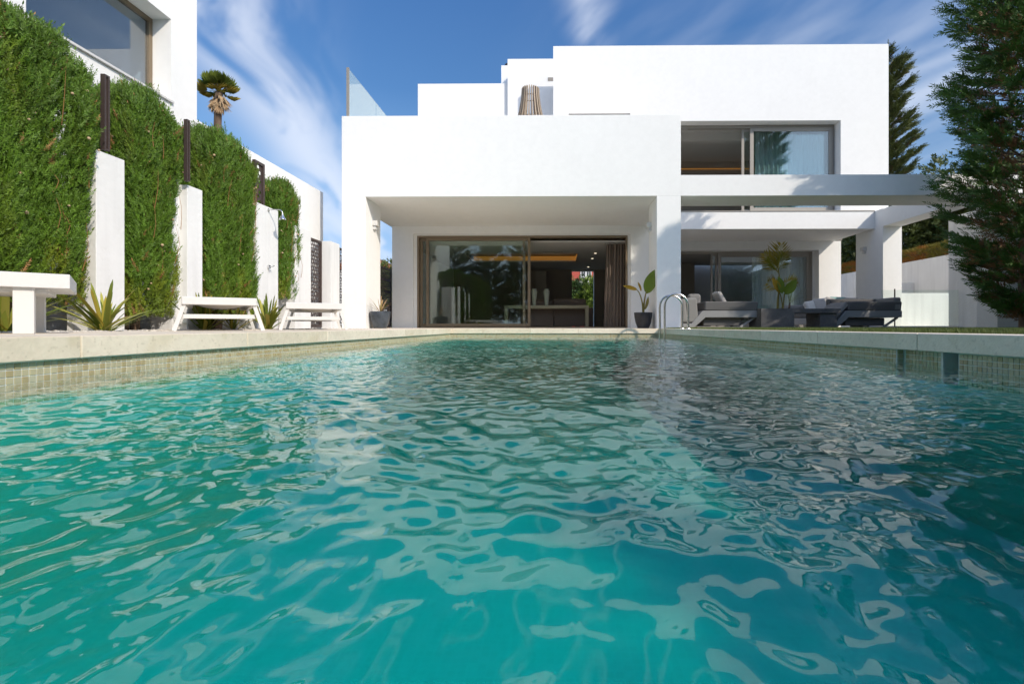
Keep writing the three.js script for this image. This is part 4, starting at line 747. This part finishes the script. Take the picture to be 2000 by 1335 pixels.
{
  const dA = 12.95, [a, yT, q, w, dp] = chaise('low grey lounge sofa at the open end of the terrace', X(1636, dA), X(1762, dA), dA, 0.30);
  const put = (n, g, m, x, y, z, rz = 0, ry = 0, rx = 0) => { const o = local(a, n, g, m); o.position.set(x, y, z); o.rotation.set(rx, ry, rz); };
  put('arm_cushion', soft(0.2, 0.33, 0.9, 0.04, 12), M.greyCloth, w - 0.10, yT + 0.19, -dp / 2); put('back_cushion', soft(w - 0.3, 0.34, 0.2, 0.05, 13), M.charcoal, w / 2 + 0.06, yT + 0.19, -dp + 0.08);
  put('ramp_cushion', soft(0.66, 0.13, 0.86, 0.05, 14), M.greyCloth, q - 0.22, yT - 0.03, -dp / 2, 0.83);
}
{ // long sofa at the back of the terrace, half hidden by the table
  const d = 15.2, t = thing('lounge_sofa', 'long grey sofa with loose pillows against the terrace', 'sofa', [X(1560, d), 0, -d], 'grey outdoor lounge sofas'), x0 = X(1552, d), x1 = X(1700, d);
  part(t, 'seat_frame', box(x0, x1, 0.1, 0.3, d, d + 0.9, 0.01), M.sofaFrame); part(t, 'seat_cushion', box(x0, x1, 0.3, 0.48, d + 0.01, d + 0.9, 0.05), M.charcoal); part(t, 'back_cushion', box(x0, x1, 0.3, 0.74, d + 0.7, d + 0.92, 0.06), M.greyCloth);
  for (const x of [x0 + 0.1, x1 - 0.1]) part(t, 'leg', box(x - 0.04, x + 0.04, 0, 0.1, d + 0.1, d + 0.8), M.sofaFrame);
  const pillow = (label, px, mat, w, h, ry, rz, seed, dd = 0) => { const p = thing('throw_pillow', label, 'pillow', [X(px, d + 0.4), 0.49, -d - 0.45 - dd]); const m = local(p, 'body', soft(w, h, 0.16, 0.07, seed), mat); m.position.y = h / 2; m.rotation.set(-0.35, ry, rz); };
  pillow('white pillow at the end of the long terrace sofa', 1586, M.whiteCloth, 0.46, 0.36, 0.3, 0.25, 31); pillow('light grey pillow beside the white one', 1607, M.paleCloth, 0.5, 0.44, -0.1, 0.1, 32); pillow('sage green pillow on the long terrace sofa', 1645, M.greenCloth, 0.6, 0.5, 0.1, 0, 33, 0.14); pillow('mid grey pillow leaning between the green and pale ones', 1628, M.paleCloth, 0.5, 0.46, 0.2, -0.15, 34); pillow('dark grey pillow nearest the post', 1664, M.greyCloth, 0.5, 0.46, -0.2, -0.1, 35);
}
{
  const d = 12.7, t = thing('coffee_table', 'charcoal concrete slab coffee table joined to a cube planter', 'table', [X(1520, d), 0, -d]), yT = Y(602, d, 5.5), yB = Y(611, d, 5.5), x0 = X(1487, d), x1 = X(1552, d), x2 = X(1643, d);
  part(t, 'planter', merge([box(x0, x0 + 0.05, 0, yT, d, d + 0.8, 0.004), box(x1 - 0.05, x1, 0, yT, d, d + 0.8, 0.004), box(x0 + 0.05, x1 - 0.05, 0, yT - 0.002, d + 0.002, d + 0.05), box(x0 + 0.05, x1 - 0.05, 0, yT - 0.002, d + 0.75, d + 0.798)]), M.concrete);
  part(t, 'soil', box(x0 + 0.05, x1 - 0.05, yT - 0.14, yT - 0.1, d + 0.05, d + 0.75), M.soil);
  part(t, 'table_top', box(x1, x2, yB, yT - 0.003, d + 0.003, d + 0.797, 0.005), M.concrete);
  part(t, 'leg', box(X(1604, d), X(1637, d), 0, yB, d + 0.05, d + 0.75, 0.004), M.concrete);
  // palm and banana-like plant growing in the planter
  const y0 = yT - 0.1, p = thing('planter_palm', 'young palm with yellow green fronds in the cube planter', 'plant', [X(1524, d + 0.4), y0, -d - 0.4]);
  function frond(n, len, blade, bw, seed) { // a feather leaf along +y
    const r = rng(seed), parts = [];
    parts.push(taper([[0, 0, 0], [0, len * 0.5, 0.0], [0, len, 0.02]], 0.008, 0.003, 8, 5));
    for (let i = 0; i < n; i++) for (const s of [-1, 1]) {
      const v = 0.12 + 0.86 * i / n, l = blade * Math.sin(Math.PI * clamp(v * 0.8 + 0.18)) * (0.85 + r() * 0.3), a = 0.95 - v * 0.45 + (r() - 0.5) * 0.12, x = Math.sin(a) * s, y = Math.cos(a);
      const g = new THREE.BufferGeometry(), b = [0, v * len, 0.01 * v], px = -y * s, py = x * s, w = bw;
      const m = [b[0] + x * l * 0.5, b[1] + y * l * 0.5, b[2] + 0.01], e = [b[0] + x * l, b[1] + y * l - l * 0.05, b[2] - l * 0.12];
      g.setAttribute('position', new THREE.Float32BufferAttribute([...b, m[0] - px * w, m[1] - py * w, m[2] + w * 0.4, ...e, ...b, ...e, m[0] + px * w, m[1] + py * w, m[2] + w * 0.4], 3)); g.computeVertexNormals(); g.setAttribute('uv', new THREE.Float32BufferAttribute(new Float32Array(12), 2)); parts.push(g);
    }
    return merge(parts);
  }
  const put = (o, name, g, m, x, y, z, rx, ry, rz) => { const k = local(o, name, g, m); k.position.set(x, y, z); k.rotation.set(rx, ry, rz, 'YXZ'); };
  local(p, 'stem', taper([[-0.06, 0, 0], [-0.05, 0.3, 0], [-0.02, 0.7, 0.02], [-0.05, 1.05, 0.02]], 0.03, 0.01, 14, 7), M.stem);
  put(p, 'frond', frond(13, 0.62, 0.40, 0.012, 1), M.frondYellow, -0.05, 0.95, 0, 0.1, 0.2, 0.75); put(p, 'frond', frond(14, 0.66, 0.42, 0.012, 2), M.frondYellow, -0.05, 0.98, 0, 0.1, -0.1, -0.08); put(p, 'frond', frond(12, 0.5, 0.34, 0.011, 3), M.frond, -0.05, 0.98, 0, -0.2, 0.1, -0.5); put(p, 'frond', frond(12, 0.45, 0.30, 0.011, 6), M.frond, -0.05, 0.95, 0, -0.3, 0.5, 0.4);
  put(p, 'frond', frond(11, 0.42, 0.30, 0.010, 4), M.frondYellow, -0.02, 0.62, 0.05, 0.3, 0.3, 1.35); put(p, 'frond', frond(11, 0.4, 0.28, 0.010, 5), M.frondYellow, -0.02, 0.62, 0.05, 0.35, 0, -1.2);
  p.scale.setScalar(1.12);
  const b = thing('paddle_plant', 'broad leaved plant with yellowing paddles in the cube planter', 'plant', [X(1530, d + 0.3), y0, -d - 0.3]);
  for (const [a, e] of [[-0.12, 0.62], [0.05, 0.62], [0.02, 0.5]]) local(b, 'stem', taper([[0, 0, 0], [a * 0.3, e * 0.5, 0], [a, e, 0.02]], 0.018, 0.01, 8, 6), M.stem);
  put(b, 'leaf', paddleLeaf(0.46, 0.10, -0.1), M.paddleYellow, -0.10, 0.52, 0.04, 0.15, 0.3, 0.62); put(b, 'leaf', paddleLeaf(0.46, 0.105, -0.08), M.paddle, -0.05, 0.50, 0.05, 0.1, 0.25, 0.28); put(b, 'leaf', paddleLeaf(0.46, 0.125, -0.1), M.paddle, 0.02, 0.48, 0.05, 0.2, -0.3, -0.62);
  const c = thing('fan_palm_seedling', 'small dark green spiky palm at the planter edge', 'plant', [X(1541, d + 0.25), y0, -d - 0.25]), r = rng(61);
  for (let i = 0; i < 26; i++) { const m = local(c, 'leaf', STRAPS[Math.floor(r() * 14)], i % 4 ? M.palmGreen : M.strap[2]); m.position.set(0.03, 0.22 + r() * 0.08, 0); m.rotation.y = (r() - 0.4) * 3.2; const s = 0.26 + r() * 0.26; m.scale.set(s * 1.5, s * 0.9, s * 0.6); }
  local(c, 'stem', taper([[0, 0, 0], [0.03, 0.26, 0]], 0.03, 0.02, 5, 6), M.bark);
}
// ---------------------------------------------------------------- garden walls, glass guard, hedge on the wall
const XA = 11.36, DA2 = DX(1853, XA);
{
  const t = thing('garden_wall', 'tall white garden wall behind the big conifer', 'wall', [XA, 0, -8]); part(t, 'shaft', box(XA, XA + 0.3, -0.05, Y(425, DA2, XA), -2, DA2, 0.006), M.oldWall);
  const lw = thing('garden_wall', 'low sunlit white wall beside the terrace post', 'wall', [11.9, 0, -DA2 - 1.6]); part(lw, 'shaft', box(X(1745, DA2 + 1.6), XA + 1.8, -0.05, Y(572, DA2 + 1.6, XA), DA2 + 1.6, DA2 + 1.85, 0.006), M.oldWall);
  const XG = 13.6, dg0 = DX(1905, XG), gw = thing('garden_wall', 'long pale garden wall below the clipped golden hedge', 'wall', [XG, 0, -20]); part(gw, 'shaft', box(XG, XG + 0.3, -0.05, Y(513.5, DX(1763, XG), XG), dg0, 34, 0.006), M.oldWall);
  part(gw, 'buttress', box(XG - 0.5, XG, -0.05, 1.7, DX(1782, XG) - 0.1, DX(1782, XG) + 0.15, 0.006), M.oldWall);
  const g = thing('glass_guard', 'clear frameless glass guard behind the low lounge sofa', 'balustrade', [X(1749, 13.95), 0, -13.95]);
  const gx0 = X(1749, 13.95), gx1 = XA - 0.01, gy = Y(566, 13.95, gx0);
  part(g, 'pane', box(gx0, gx1, 0.06, gy, 13.95, 13.962), M.glass); part(g, 'pane', box(X(1722, 13.95), gx0 - 0.02, 0.06, gy, 13.95, 13.962), M.glass);
  part(g, 'post', box(gx0 - 0.02, gx0, 0.0, gy + 0.03, 13.94, 13.97), M.rust); part(g, 'shoe', box(X(1722, 13.95), gx1, 0, 0.06, 13.93, 13.98), M.white);
  // clipped hedge on top of the long wall
  const r = rng(71), hT0 = Y(513.5, DX(1763, XG), XG), hd = thing('golden_hedge', 'clipped golden green hedge along the top of the garden wall', 'hedge', [XG + 0.4, hT0, -22]);
  part(hd, 'inner_growth', box(XG + 0.1, XG + 0.75, hT0 - 0.3, hT0 + 0.36, dg0 + 0.1, 33.8, 0.05), M.core);
  const list = [], cols = [];
  for (let i = 0; i < 15000; i++) { const d = dg0 + r() * (34 - dg0), top = r() < 0.3, x = top ? XG + r() * 0.7 : XG + 0.02 + r() * 0.1, y = top ? hT0 + 0.40 + r() * 0.06 : hT0 - 0.05 + r() * 0.5; list.push([x - hd.position.x, y - hd.position.y, -d - hd.position.z, towards(-0.6 + (r() - 0.5), 0.5 + r() * 0.5, (r() - 0.5) * 1.4, r() * 6.28), 0.6 + r() * 0.5]); const k = r(), n = fbm(d * 1.3, y * 4, 3, 8), or = smooth(0.5, 0.75, n); cols.push([0.16 + k * 0.10 + or * 0.16, 0.15 + k * 0.07 - or * 0.04, 0.016]); }
  instanced(hd, 'foliage', SPRAYS[1], M.leaf, list, cols);
}
// ================================================================ TREES
const FANS = [sprayShape(51, 16, 0.34, 0.13, 0.25, 0.24), sprayShape(52, 14, 0.30, 0.12, 0.25, 0.24), sprayShape(53, 18, 0.40, 0.12, 0.25, 0.22)];
function branchTree(name, label, category, pos, o) {
  const { h, r0, branches, seed, trunkR = 0.12, lift = 0.25, per = 90, from = 0.04, colours, brown = 0.16, size = 1, group, sway = 0.12, droop = 0.2, fans = FANS, shapePow = 0.75, tipUp = 0.3, foot = 1 } = o;
  const t = thing(name, label, category, pos, group), r = rng(seed), tp = [[0, -0.05, 0]];
  for (let k = 1; k <= 6; k++) tp.push([(r() - 0.5) * sway, h * k / 6, (r() - 0.5) * sway]);
  local(t, 'trunk', taper(tp, trunkR, 0.012, 24, 9), M.bark);
  const limbs = [], lists = fans.map(() => []), cols = fans.map(() => []), v = new THREE.Vector3();
  for (let b = 0; b < branches; b++) {
    const f = from + (1 - from) * (b + r()) / branches, y = f * h, len = r0 * Math.pow(1 - f, shapePow) * (0.72 + r() * 0.5) * lerp(foot, 1, smooth(0, 0.16, f)) + 0.12, az = b * 2.39996 + r() * 0.7, up = lift + r() * 0.3;
    const P = (s) => { const e = len * s; return v.set(Math.cos(az) * e, y + e * up - droop * len * s * s + tipUp * len * s * s * s * s, Math.sin(az) * e).clone(); };
    limbs.push(taper([0, 0.33, 0.66, 0.97].map((s) => P(s).toArray()), 0.010 + trunkR * 0.13 * (1 - f), 0.003, 7, 5));
    const n = Math.round(per * (0.3 + 0.7 * len / r0));
    for (let i = 0; i < n; i++) {
      const s = Math.pow(r(), 0.62), c = P(s), side = (r() - 0.5) * 2, wd = len * 0.34 * Math.sqrt(Math.max(0.04, 1 - s)) * (0.4 + s), px = -Math.sin(az), pz = Math.cos(az);
      const k = Math.floor(r() * fans.length);
      lists[k].push([c.x + px * side * wd, c.y + (r() - 0.6) * 0.10 * size - Math.abs(side) * wd * 0.15, c.z + pz * side * wd, towards(Math.cos(az) + px * side * 0.9 + (r() - 0.5) * 0.4, 0.12 + up * 0.6 + (r() - 0.35) * 0.6, Math.sin(az) + pz * side * 0.9 + (r() - 0.5) * 0.4, r() * 6.28), size * (0.6 + r() * 0.65)]);
      const dead = r() < brown * smooth(0.85, 0.1, s) * 2.2, g = 0.6 + r() * 0.7; cols[k].push((dead ? colours[1] : colours[0]).map((x) => x * g));
    }
  }
  local(t, 'limbs', merge(limbs), M.bark);
  fans.forEach((g, k) => instanced(t, 'crown', g, M.leaf, lists[k], cols[k]));
  return t;
}
const CYP = [[0.075, 0.155, 0.026], [0.27, 0.14, 0.06]];
const tx = X(2006, 10.2);
branchTree('conifer', 'big dark feathery conifer at the lawn edge', 'tree', [tx, -0.02, -10.2], { h: 9.4, r0: 1.15, branches: 190, shapePow: 0.2, foot: 0.42, seed: 301, per: 58, trunkR: 0.13, colours: CYP, brown: 0.36, from: 0.015 });
const SKIRT = 'conifers of the boundary row behind the viewer';
[[13.4, 3.2, 8.5], [11.6, 7.4, 9], [8.6, 9.6, 8], [5.8, 10.4, 7.6], [3.0, 10.2, 7], [0.2, 10.6, 7.6], [-2.8, 10.2, 7], [-5.6, 10.6, 7.8], [-8.4, 9.6, 8]].forEach(([x, z, h], i) => branchTree('conifer', 'feathery conifer of the boundary row behind the viewer', 'tree', [x, -0.02, z], { h, r0: 2.1, branches: 60, seed: 310 + i, per: 40, size: 2.2, colours: CYP, brown: 0.2, group: SKIRT }));
branchTree('island_pine', 'tall tiered island pine rising behind the villa', 'tree', [X(1728, 30), 0, -30], { h: Y(84, 30, 20) - 1.3, r0: 1.7, branches: 110, seed: 330, per: 120, size: 1.25, trunkR: 0.2, lift: 0.5, tipUp: 0.1, droop: 0.0, colours: [[0.15, 0.17, 0.045], [0.24, 0.14, 0.08]], brown: 0.14, from: 0.35, shapePow: 0.22 });
// broad leaved trees and scrub on the slope beyond the garden wall
const LEAFY = [sprayShape(61, 9, 0.42, 0.22, 0.9, 0.5), sprayShape(62, 8, 0.36, 0.22, 0.9, 0.5)];
function bush(name, label, pos, rx, ry, rz, n, seed, col, group, stems = 4, size = 1) {
  const t = thing(name, label, name.includes('tree') ? 'tree' : 'bush', pos, group), r = rng(seed), lists = LEAFY.map(() => []), cols = LEAFY.map(() => []);
  for (let i = 0; i < stems; i++) { const a = r() * 6.28; local(t, 'trunk', taper([[Math.cos(a) * 0.1, -0.1, Math.sin(a) * 0.1], [Math.cos(a) * rx * 0.2, ry * 0.5, Math.sin(a) * rz * 0.2], [Math.cos(a) * rx * 0.5, ry * 1.3, Math.sin(a) * rz * 0.5]], 0.09, 0.03, 8, 6), M.bark); }
  const clumps = []; for (let i = 0; i < 26; i++) { const a = r() * 6.28, u = r() * 1.7 - 0.7, q = Math.sqrt(Math.max(0, 1 - u * u)), k = 0.55 + r() * 0.4; clumps.push([Math.cos(a) * q * rx * k, ry + u * ry * k, Math.sin(a) * q * rz * k, 0.3 + r() * 0.28, 0.75 + r() * 0.5]); }
  for (let i = 0; i < n; i++) { const c = clumps[Math.floor(r() * clumps.length)], a = r() * 6.28, u = r() * 2 - 1, q = Math.sqrt(1 - u * u), k = Math.pow(r(), 0.4) * c[3], x = Math.cos(a) * q, z = Math.sin(a) * q, j = i % 2; lists[j].push([c[0] + x * k * rx, Math.max(0.05, c[1] + u * k * ry), c[2] + z * k * rz, towards(x + (r() - 0.5), u + 0.3 + (r() - 0.5), z + (r() - 0.5), r() * 6.28), size * (0.6 + r() * 0.7)]); const g = (0.6 + r() * 0.7) * c[4]; cols[j].push(col.map((v) => v * g)); }
  LEAFY.forEach((g, k) => instanced(t, 'crown', g, M.leaf, lists[k], cols[k]));
  return t;
}
{
  const g = 'trees and scrub on the slope beyond the garden wall';
  const sl = structure('hillside', 'green hillside rising beyond the garden wall', 'hill'); const gg = new THREE.PlaneGeometry(60, 60, 12, 12); gg.rotateX(-Math.PI / 2); const p = gg.attributes.position; for (let i = 0; i < p.count; i++) p.setY(i, Math.max(0, (p.getX(i) + 30) * 0.32) + fbm(p.getX(i) * 0.2, p.getZ(i) * 0.2, 3, 4) * 1.2 - 0.8); gg.computeVertexNormals(); gg.translate(46, 0, -34); metreUV(gg); local(sl, 'slope', gg, M.turf);
  [[17.0, 21, 2.6, 2.4], [18.5, 18.5, 2.5, 2.5], [20, 24, 3, 3], [17.5, 27, 2.6, 2.6], [22.5, 28, 3.4, 3.4], [21, 20, 2.8, 3.0], [19, 32, 3, 3], [25, 23, 3.4, 3.6]].forEach(([x, d, rr, ry], i) => bush('slope_tree', 'bushy green tree on the slope beyond the garden wall', [x, 0.2, -d], rr, ry * 1.2, rr, 3200, 501 + i, [[0.085, 0.115, 0.018], [0.11, 0.13, 0.022], [0.065, 0.10, 0.018]][i % 3], g));
  bush('garden_tree', 'green tree showing past the left porch column', [X(757, 34), 0, -34], 1.6, 2.2, 1.6, 1800, 520, [0.10, 0.13, 0.025]);
  const rf = thing('tiled_roof', 'orange tiled roof far behind the left porch column', 'house', [X(746, 44), 0, -44]); { const x = X(738, 44); part(rf, 'wall', box(x - 4, x + 1.2, 0, 5.2, 44, 50), M.oldWall); const s = profile([[x - 4.4, 5.2], [x + 1.6, 5.2], [x - 1.4, 6.7]], 6.4, 0); s.translate(0, 0, -43.8); part(rf, 'roof', s, M.roofTile); }
}
// ---------------------------------------------------------------- what shows through the rear door of the living room
{
  bush('rear_hedge', 'dark leafy hedge seen through the rear doorway', [X(1128, 34), 0, -34.5], 1.6, 1.6, 0.8, 2600, 530, [0.05, 0.10, 0.018], undefined, 3, 0.8); bush('rear_hedge', 'bright leafy hedge beside the dark one through the doorway', [X(1158, 33), 0, -34], 1.0, 1.55, 0.8, 2200, 531, [0.16, 0.24, 0.03], undefined, 3, 0.8);
  const d = 46, t = thing('red_house', 'red painted house seen through the rear doorway', 'house', [X(1140, d), 0, -d]);
  part(t, 'wall', box(X(1095, d), X(1220, d), 0, 9, d, d + 6), M.redWall);
  const wx0 = X(1133.5, d), wx1 = X(1155.5, d), wy0 = Y(540, d), wy1 = Y(518, d), w = sub(t, 'window'), xm = (wx0 + wx1) / 2;
  part(w, 'frame', merge([box(wx0, wx0 + 0.1, wy0, wy1, d - 0.06, d - 0.002), box(wx1 - 0.1, wx1, wy0, wy1, d - 0.06, d - 0.002), box(xm - 0.1, xm + 0.1, wy0, wy1, d - 0.06, d - 0.002), box(wx0, wx1, wy1, wy1 + 0.12, d - 0.061, d - 0.002), box(wx0, wx1, wy0 - 0.12, wy0, d - 0.061, d - 0.002)]), M.white);
  for (const [a, b] of [[wx0 + 0.1, xm - 0.1], [xm + 0.1, wx1 - 0.1]]) { part(w, 'pane', box(a, b, wy0, wy1, d - 0.02, d - 0.004), M.darkPane); part(w, 'glazing_bar', merge([box((a + b) / 2 - 0.025, (a + b) / 2 + 0.025, wy0, wy1, d - 0.04, d - 0.021), box(a, b, (wy0 + wy1) / 2 - 0.025, (wy0 + wy1) / 2 + 0.025, d - 0.042, d - 0.022)]), M.white); }
  part(t, 'awning', profile([[wx0 - 0.3, wy0 - 0.9], [wx1 + 0.3, wy0 - 0.9], [wx1, wy0 - 0.25], [wx0, wy0 - 0.25]], 0.9, 0.01).translate(0, 0, -d + 0.9), M.white);
}
// ---------------------------------------------------------------- fan palm far beyond the left hedges
{
  const d = 30, x = X(427, d), yc = Y(180, d, x), t = thing('fan_palm', 'tall fan palm with a brown skirt beyond the hedges', 'tree', [x, 0, -d]), r = rng(77);
  local(t, 'trunk', taper([[-0.1, -0.1, 0], [-0.16, yc * 0.5, 0], [-0.06, yc - 1.4, 0], [0, yc, 0]], 0.26, 0.21, 30, 10), M.bark);
  const fan = (len, spread, n, seed, sag) => { const q = rng(seed), pos = []; for (let i = 0; i < n; i++) { const a = (i / (n - 1) - 0.5) * spread, l = len * (0.82 + 0.18 * Math.cos(a)) * (0.9 + q() * 0.15), w = len * 0.035, c = Math.cos(a), s = Math.sin(a), b = 0.1 * len, z = (i % 2 ? 0.03 : -0.03) * len; const m = [s * l * 0.6, b + c * l * 0.6, z], e = [s * l, b + c * l - sag * l * 0.1, z - sag * l * 0.35]; pos.push(0, b, 0, m[0] - c * w, m[1] + s * w, m[2], ...e, 0, b, 0, ...e, m[0] + c * w, m[1] - s * w, m[2]); } const g = new THREE.BufferGeometry(); g.setAttribute('position', new THREE.Float32BufferAttribute(pos, 3)); g.computeVertexNormals(); return g; };
  const G = [0, 1, 2].map((k) => fan(0.78, 2.5, 19, 80 + k, 0.5 + k * 0.3)), DRY = [0, 1].map((k) => fan(0.70, 0.8, 9, 90 + k, 0.3)), stalk = taper([[0, 0, 0], [0, 0.5, 0]], 0.022, 0.014, 3, 5);
  for (let i = 0; i < 26; i++) { const az = i * 2.4, el = 1.35 - 1.5 * (i / 26) + (r() - 0.5) * 0.2, q = towards(Math.cos(az) * Math.cos(el), Math.sin(el), Math.sin(az) * Math.cos(el), Math.PI / 2 - az + (r() - 0.5)), f = local(t, 'frond', G[i % 3], i > 20 ? M.palmYellow : M.palmGreen); f.quaternion.copy(q); f.position.set(0, yc, 0).add(new THREE.Vector3(0, 0.5, 0).applyQuaternion(q)); const s = local(t, 'stalk', stalk, M.palmYellow); s.quaternion.copy(q); s.position.set(0, yc, 0); }
  for (let i = 0; i < 32; i++) { const az = i * 2.4 + r(), lv = r(), q = towards(Math.cos(az) * (0.22 + r() * 0.25), -1, Math.sin(az) * (0.22 + r() * 0.25), r() * 6.28), f = local(t, 'dead_frond', DRY[i % 2], M.thatch); f.quaternion.copy(q); f.position.set(Math.cos(az) * 0.22, yc - 0.05 - lv * 0.75, Math.sin(az) * 0.22); f.scale.setScalar(0.85 + r() * 0.3); }
}
// a second palm stands out of view on the right; its crown throws the soft shadows on the porch column
{ const p = scene.getObjectByName('fan_palm').clone(); p.name = numbered('fan_palm'); p.position.set(11.4, -4.1, -4.0); p.scale.setScalar(0.92); p.children.filter((c, i) => c.name === 'dead_frond' && i % 3).forEach((c) => p.remove(c)); p.userData = { label: 'fan palm standing outside the garden wall, its crown over the lawn', category: 'tree' }; scene.add(p); }
//__END__
renderer.render(scene, camera);
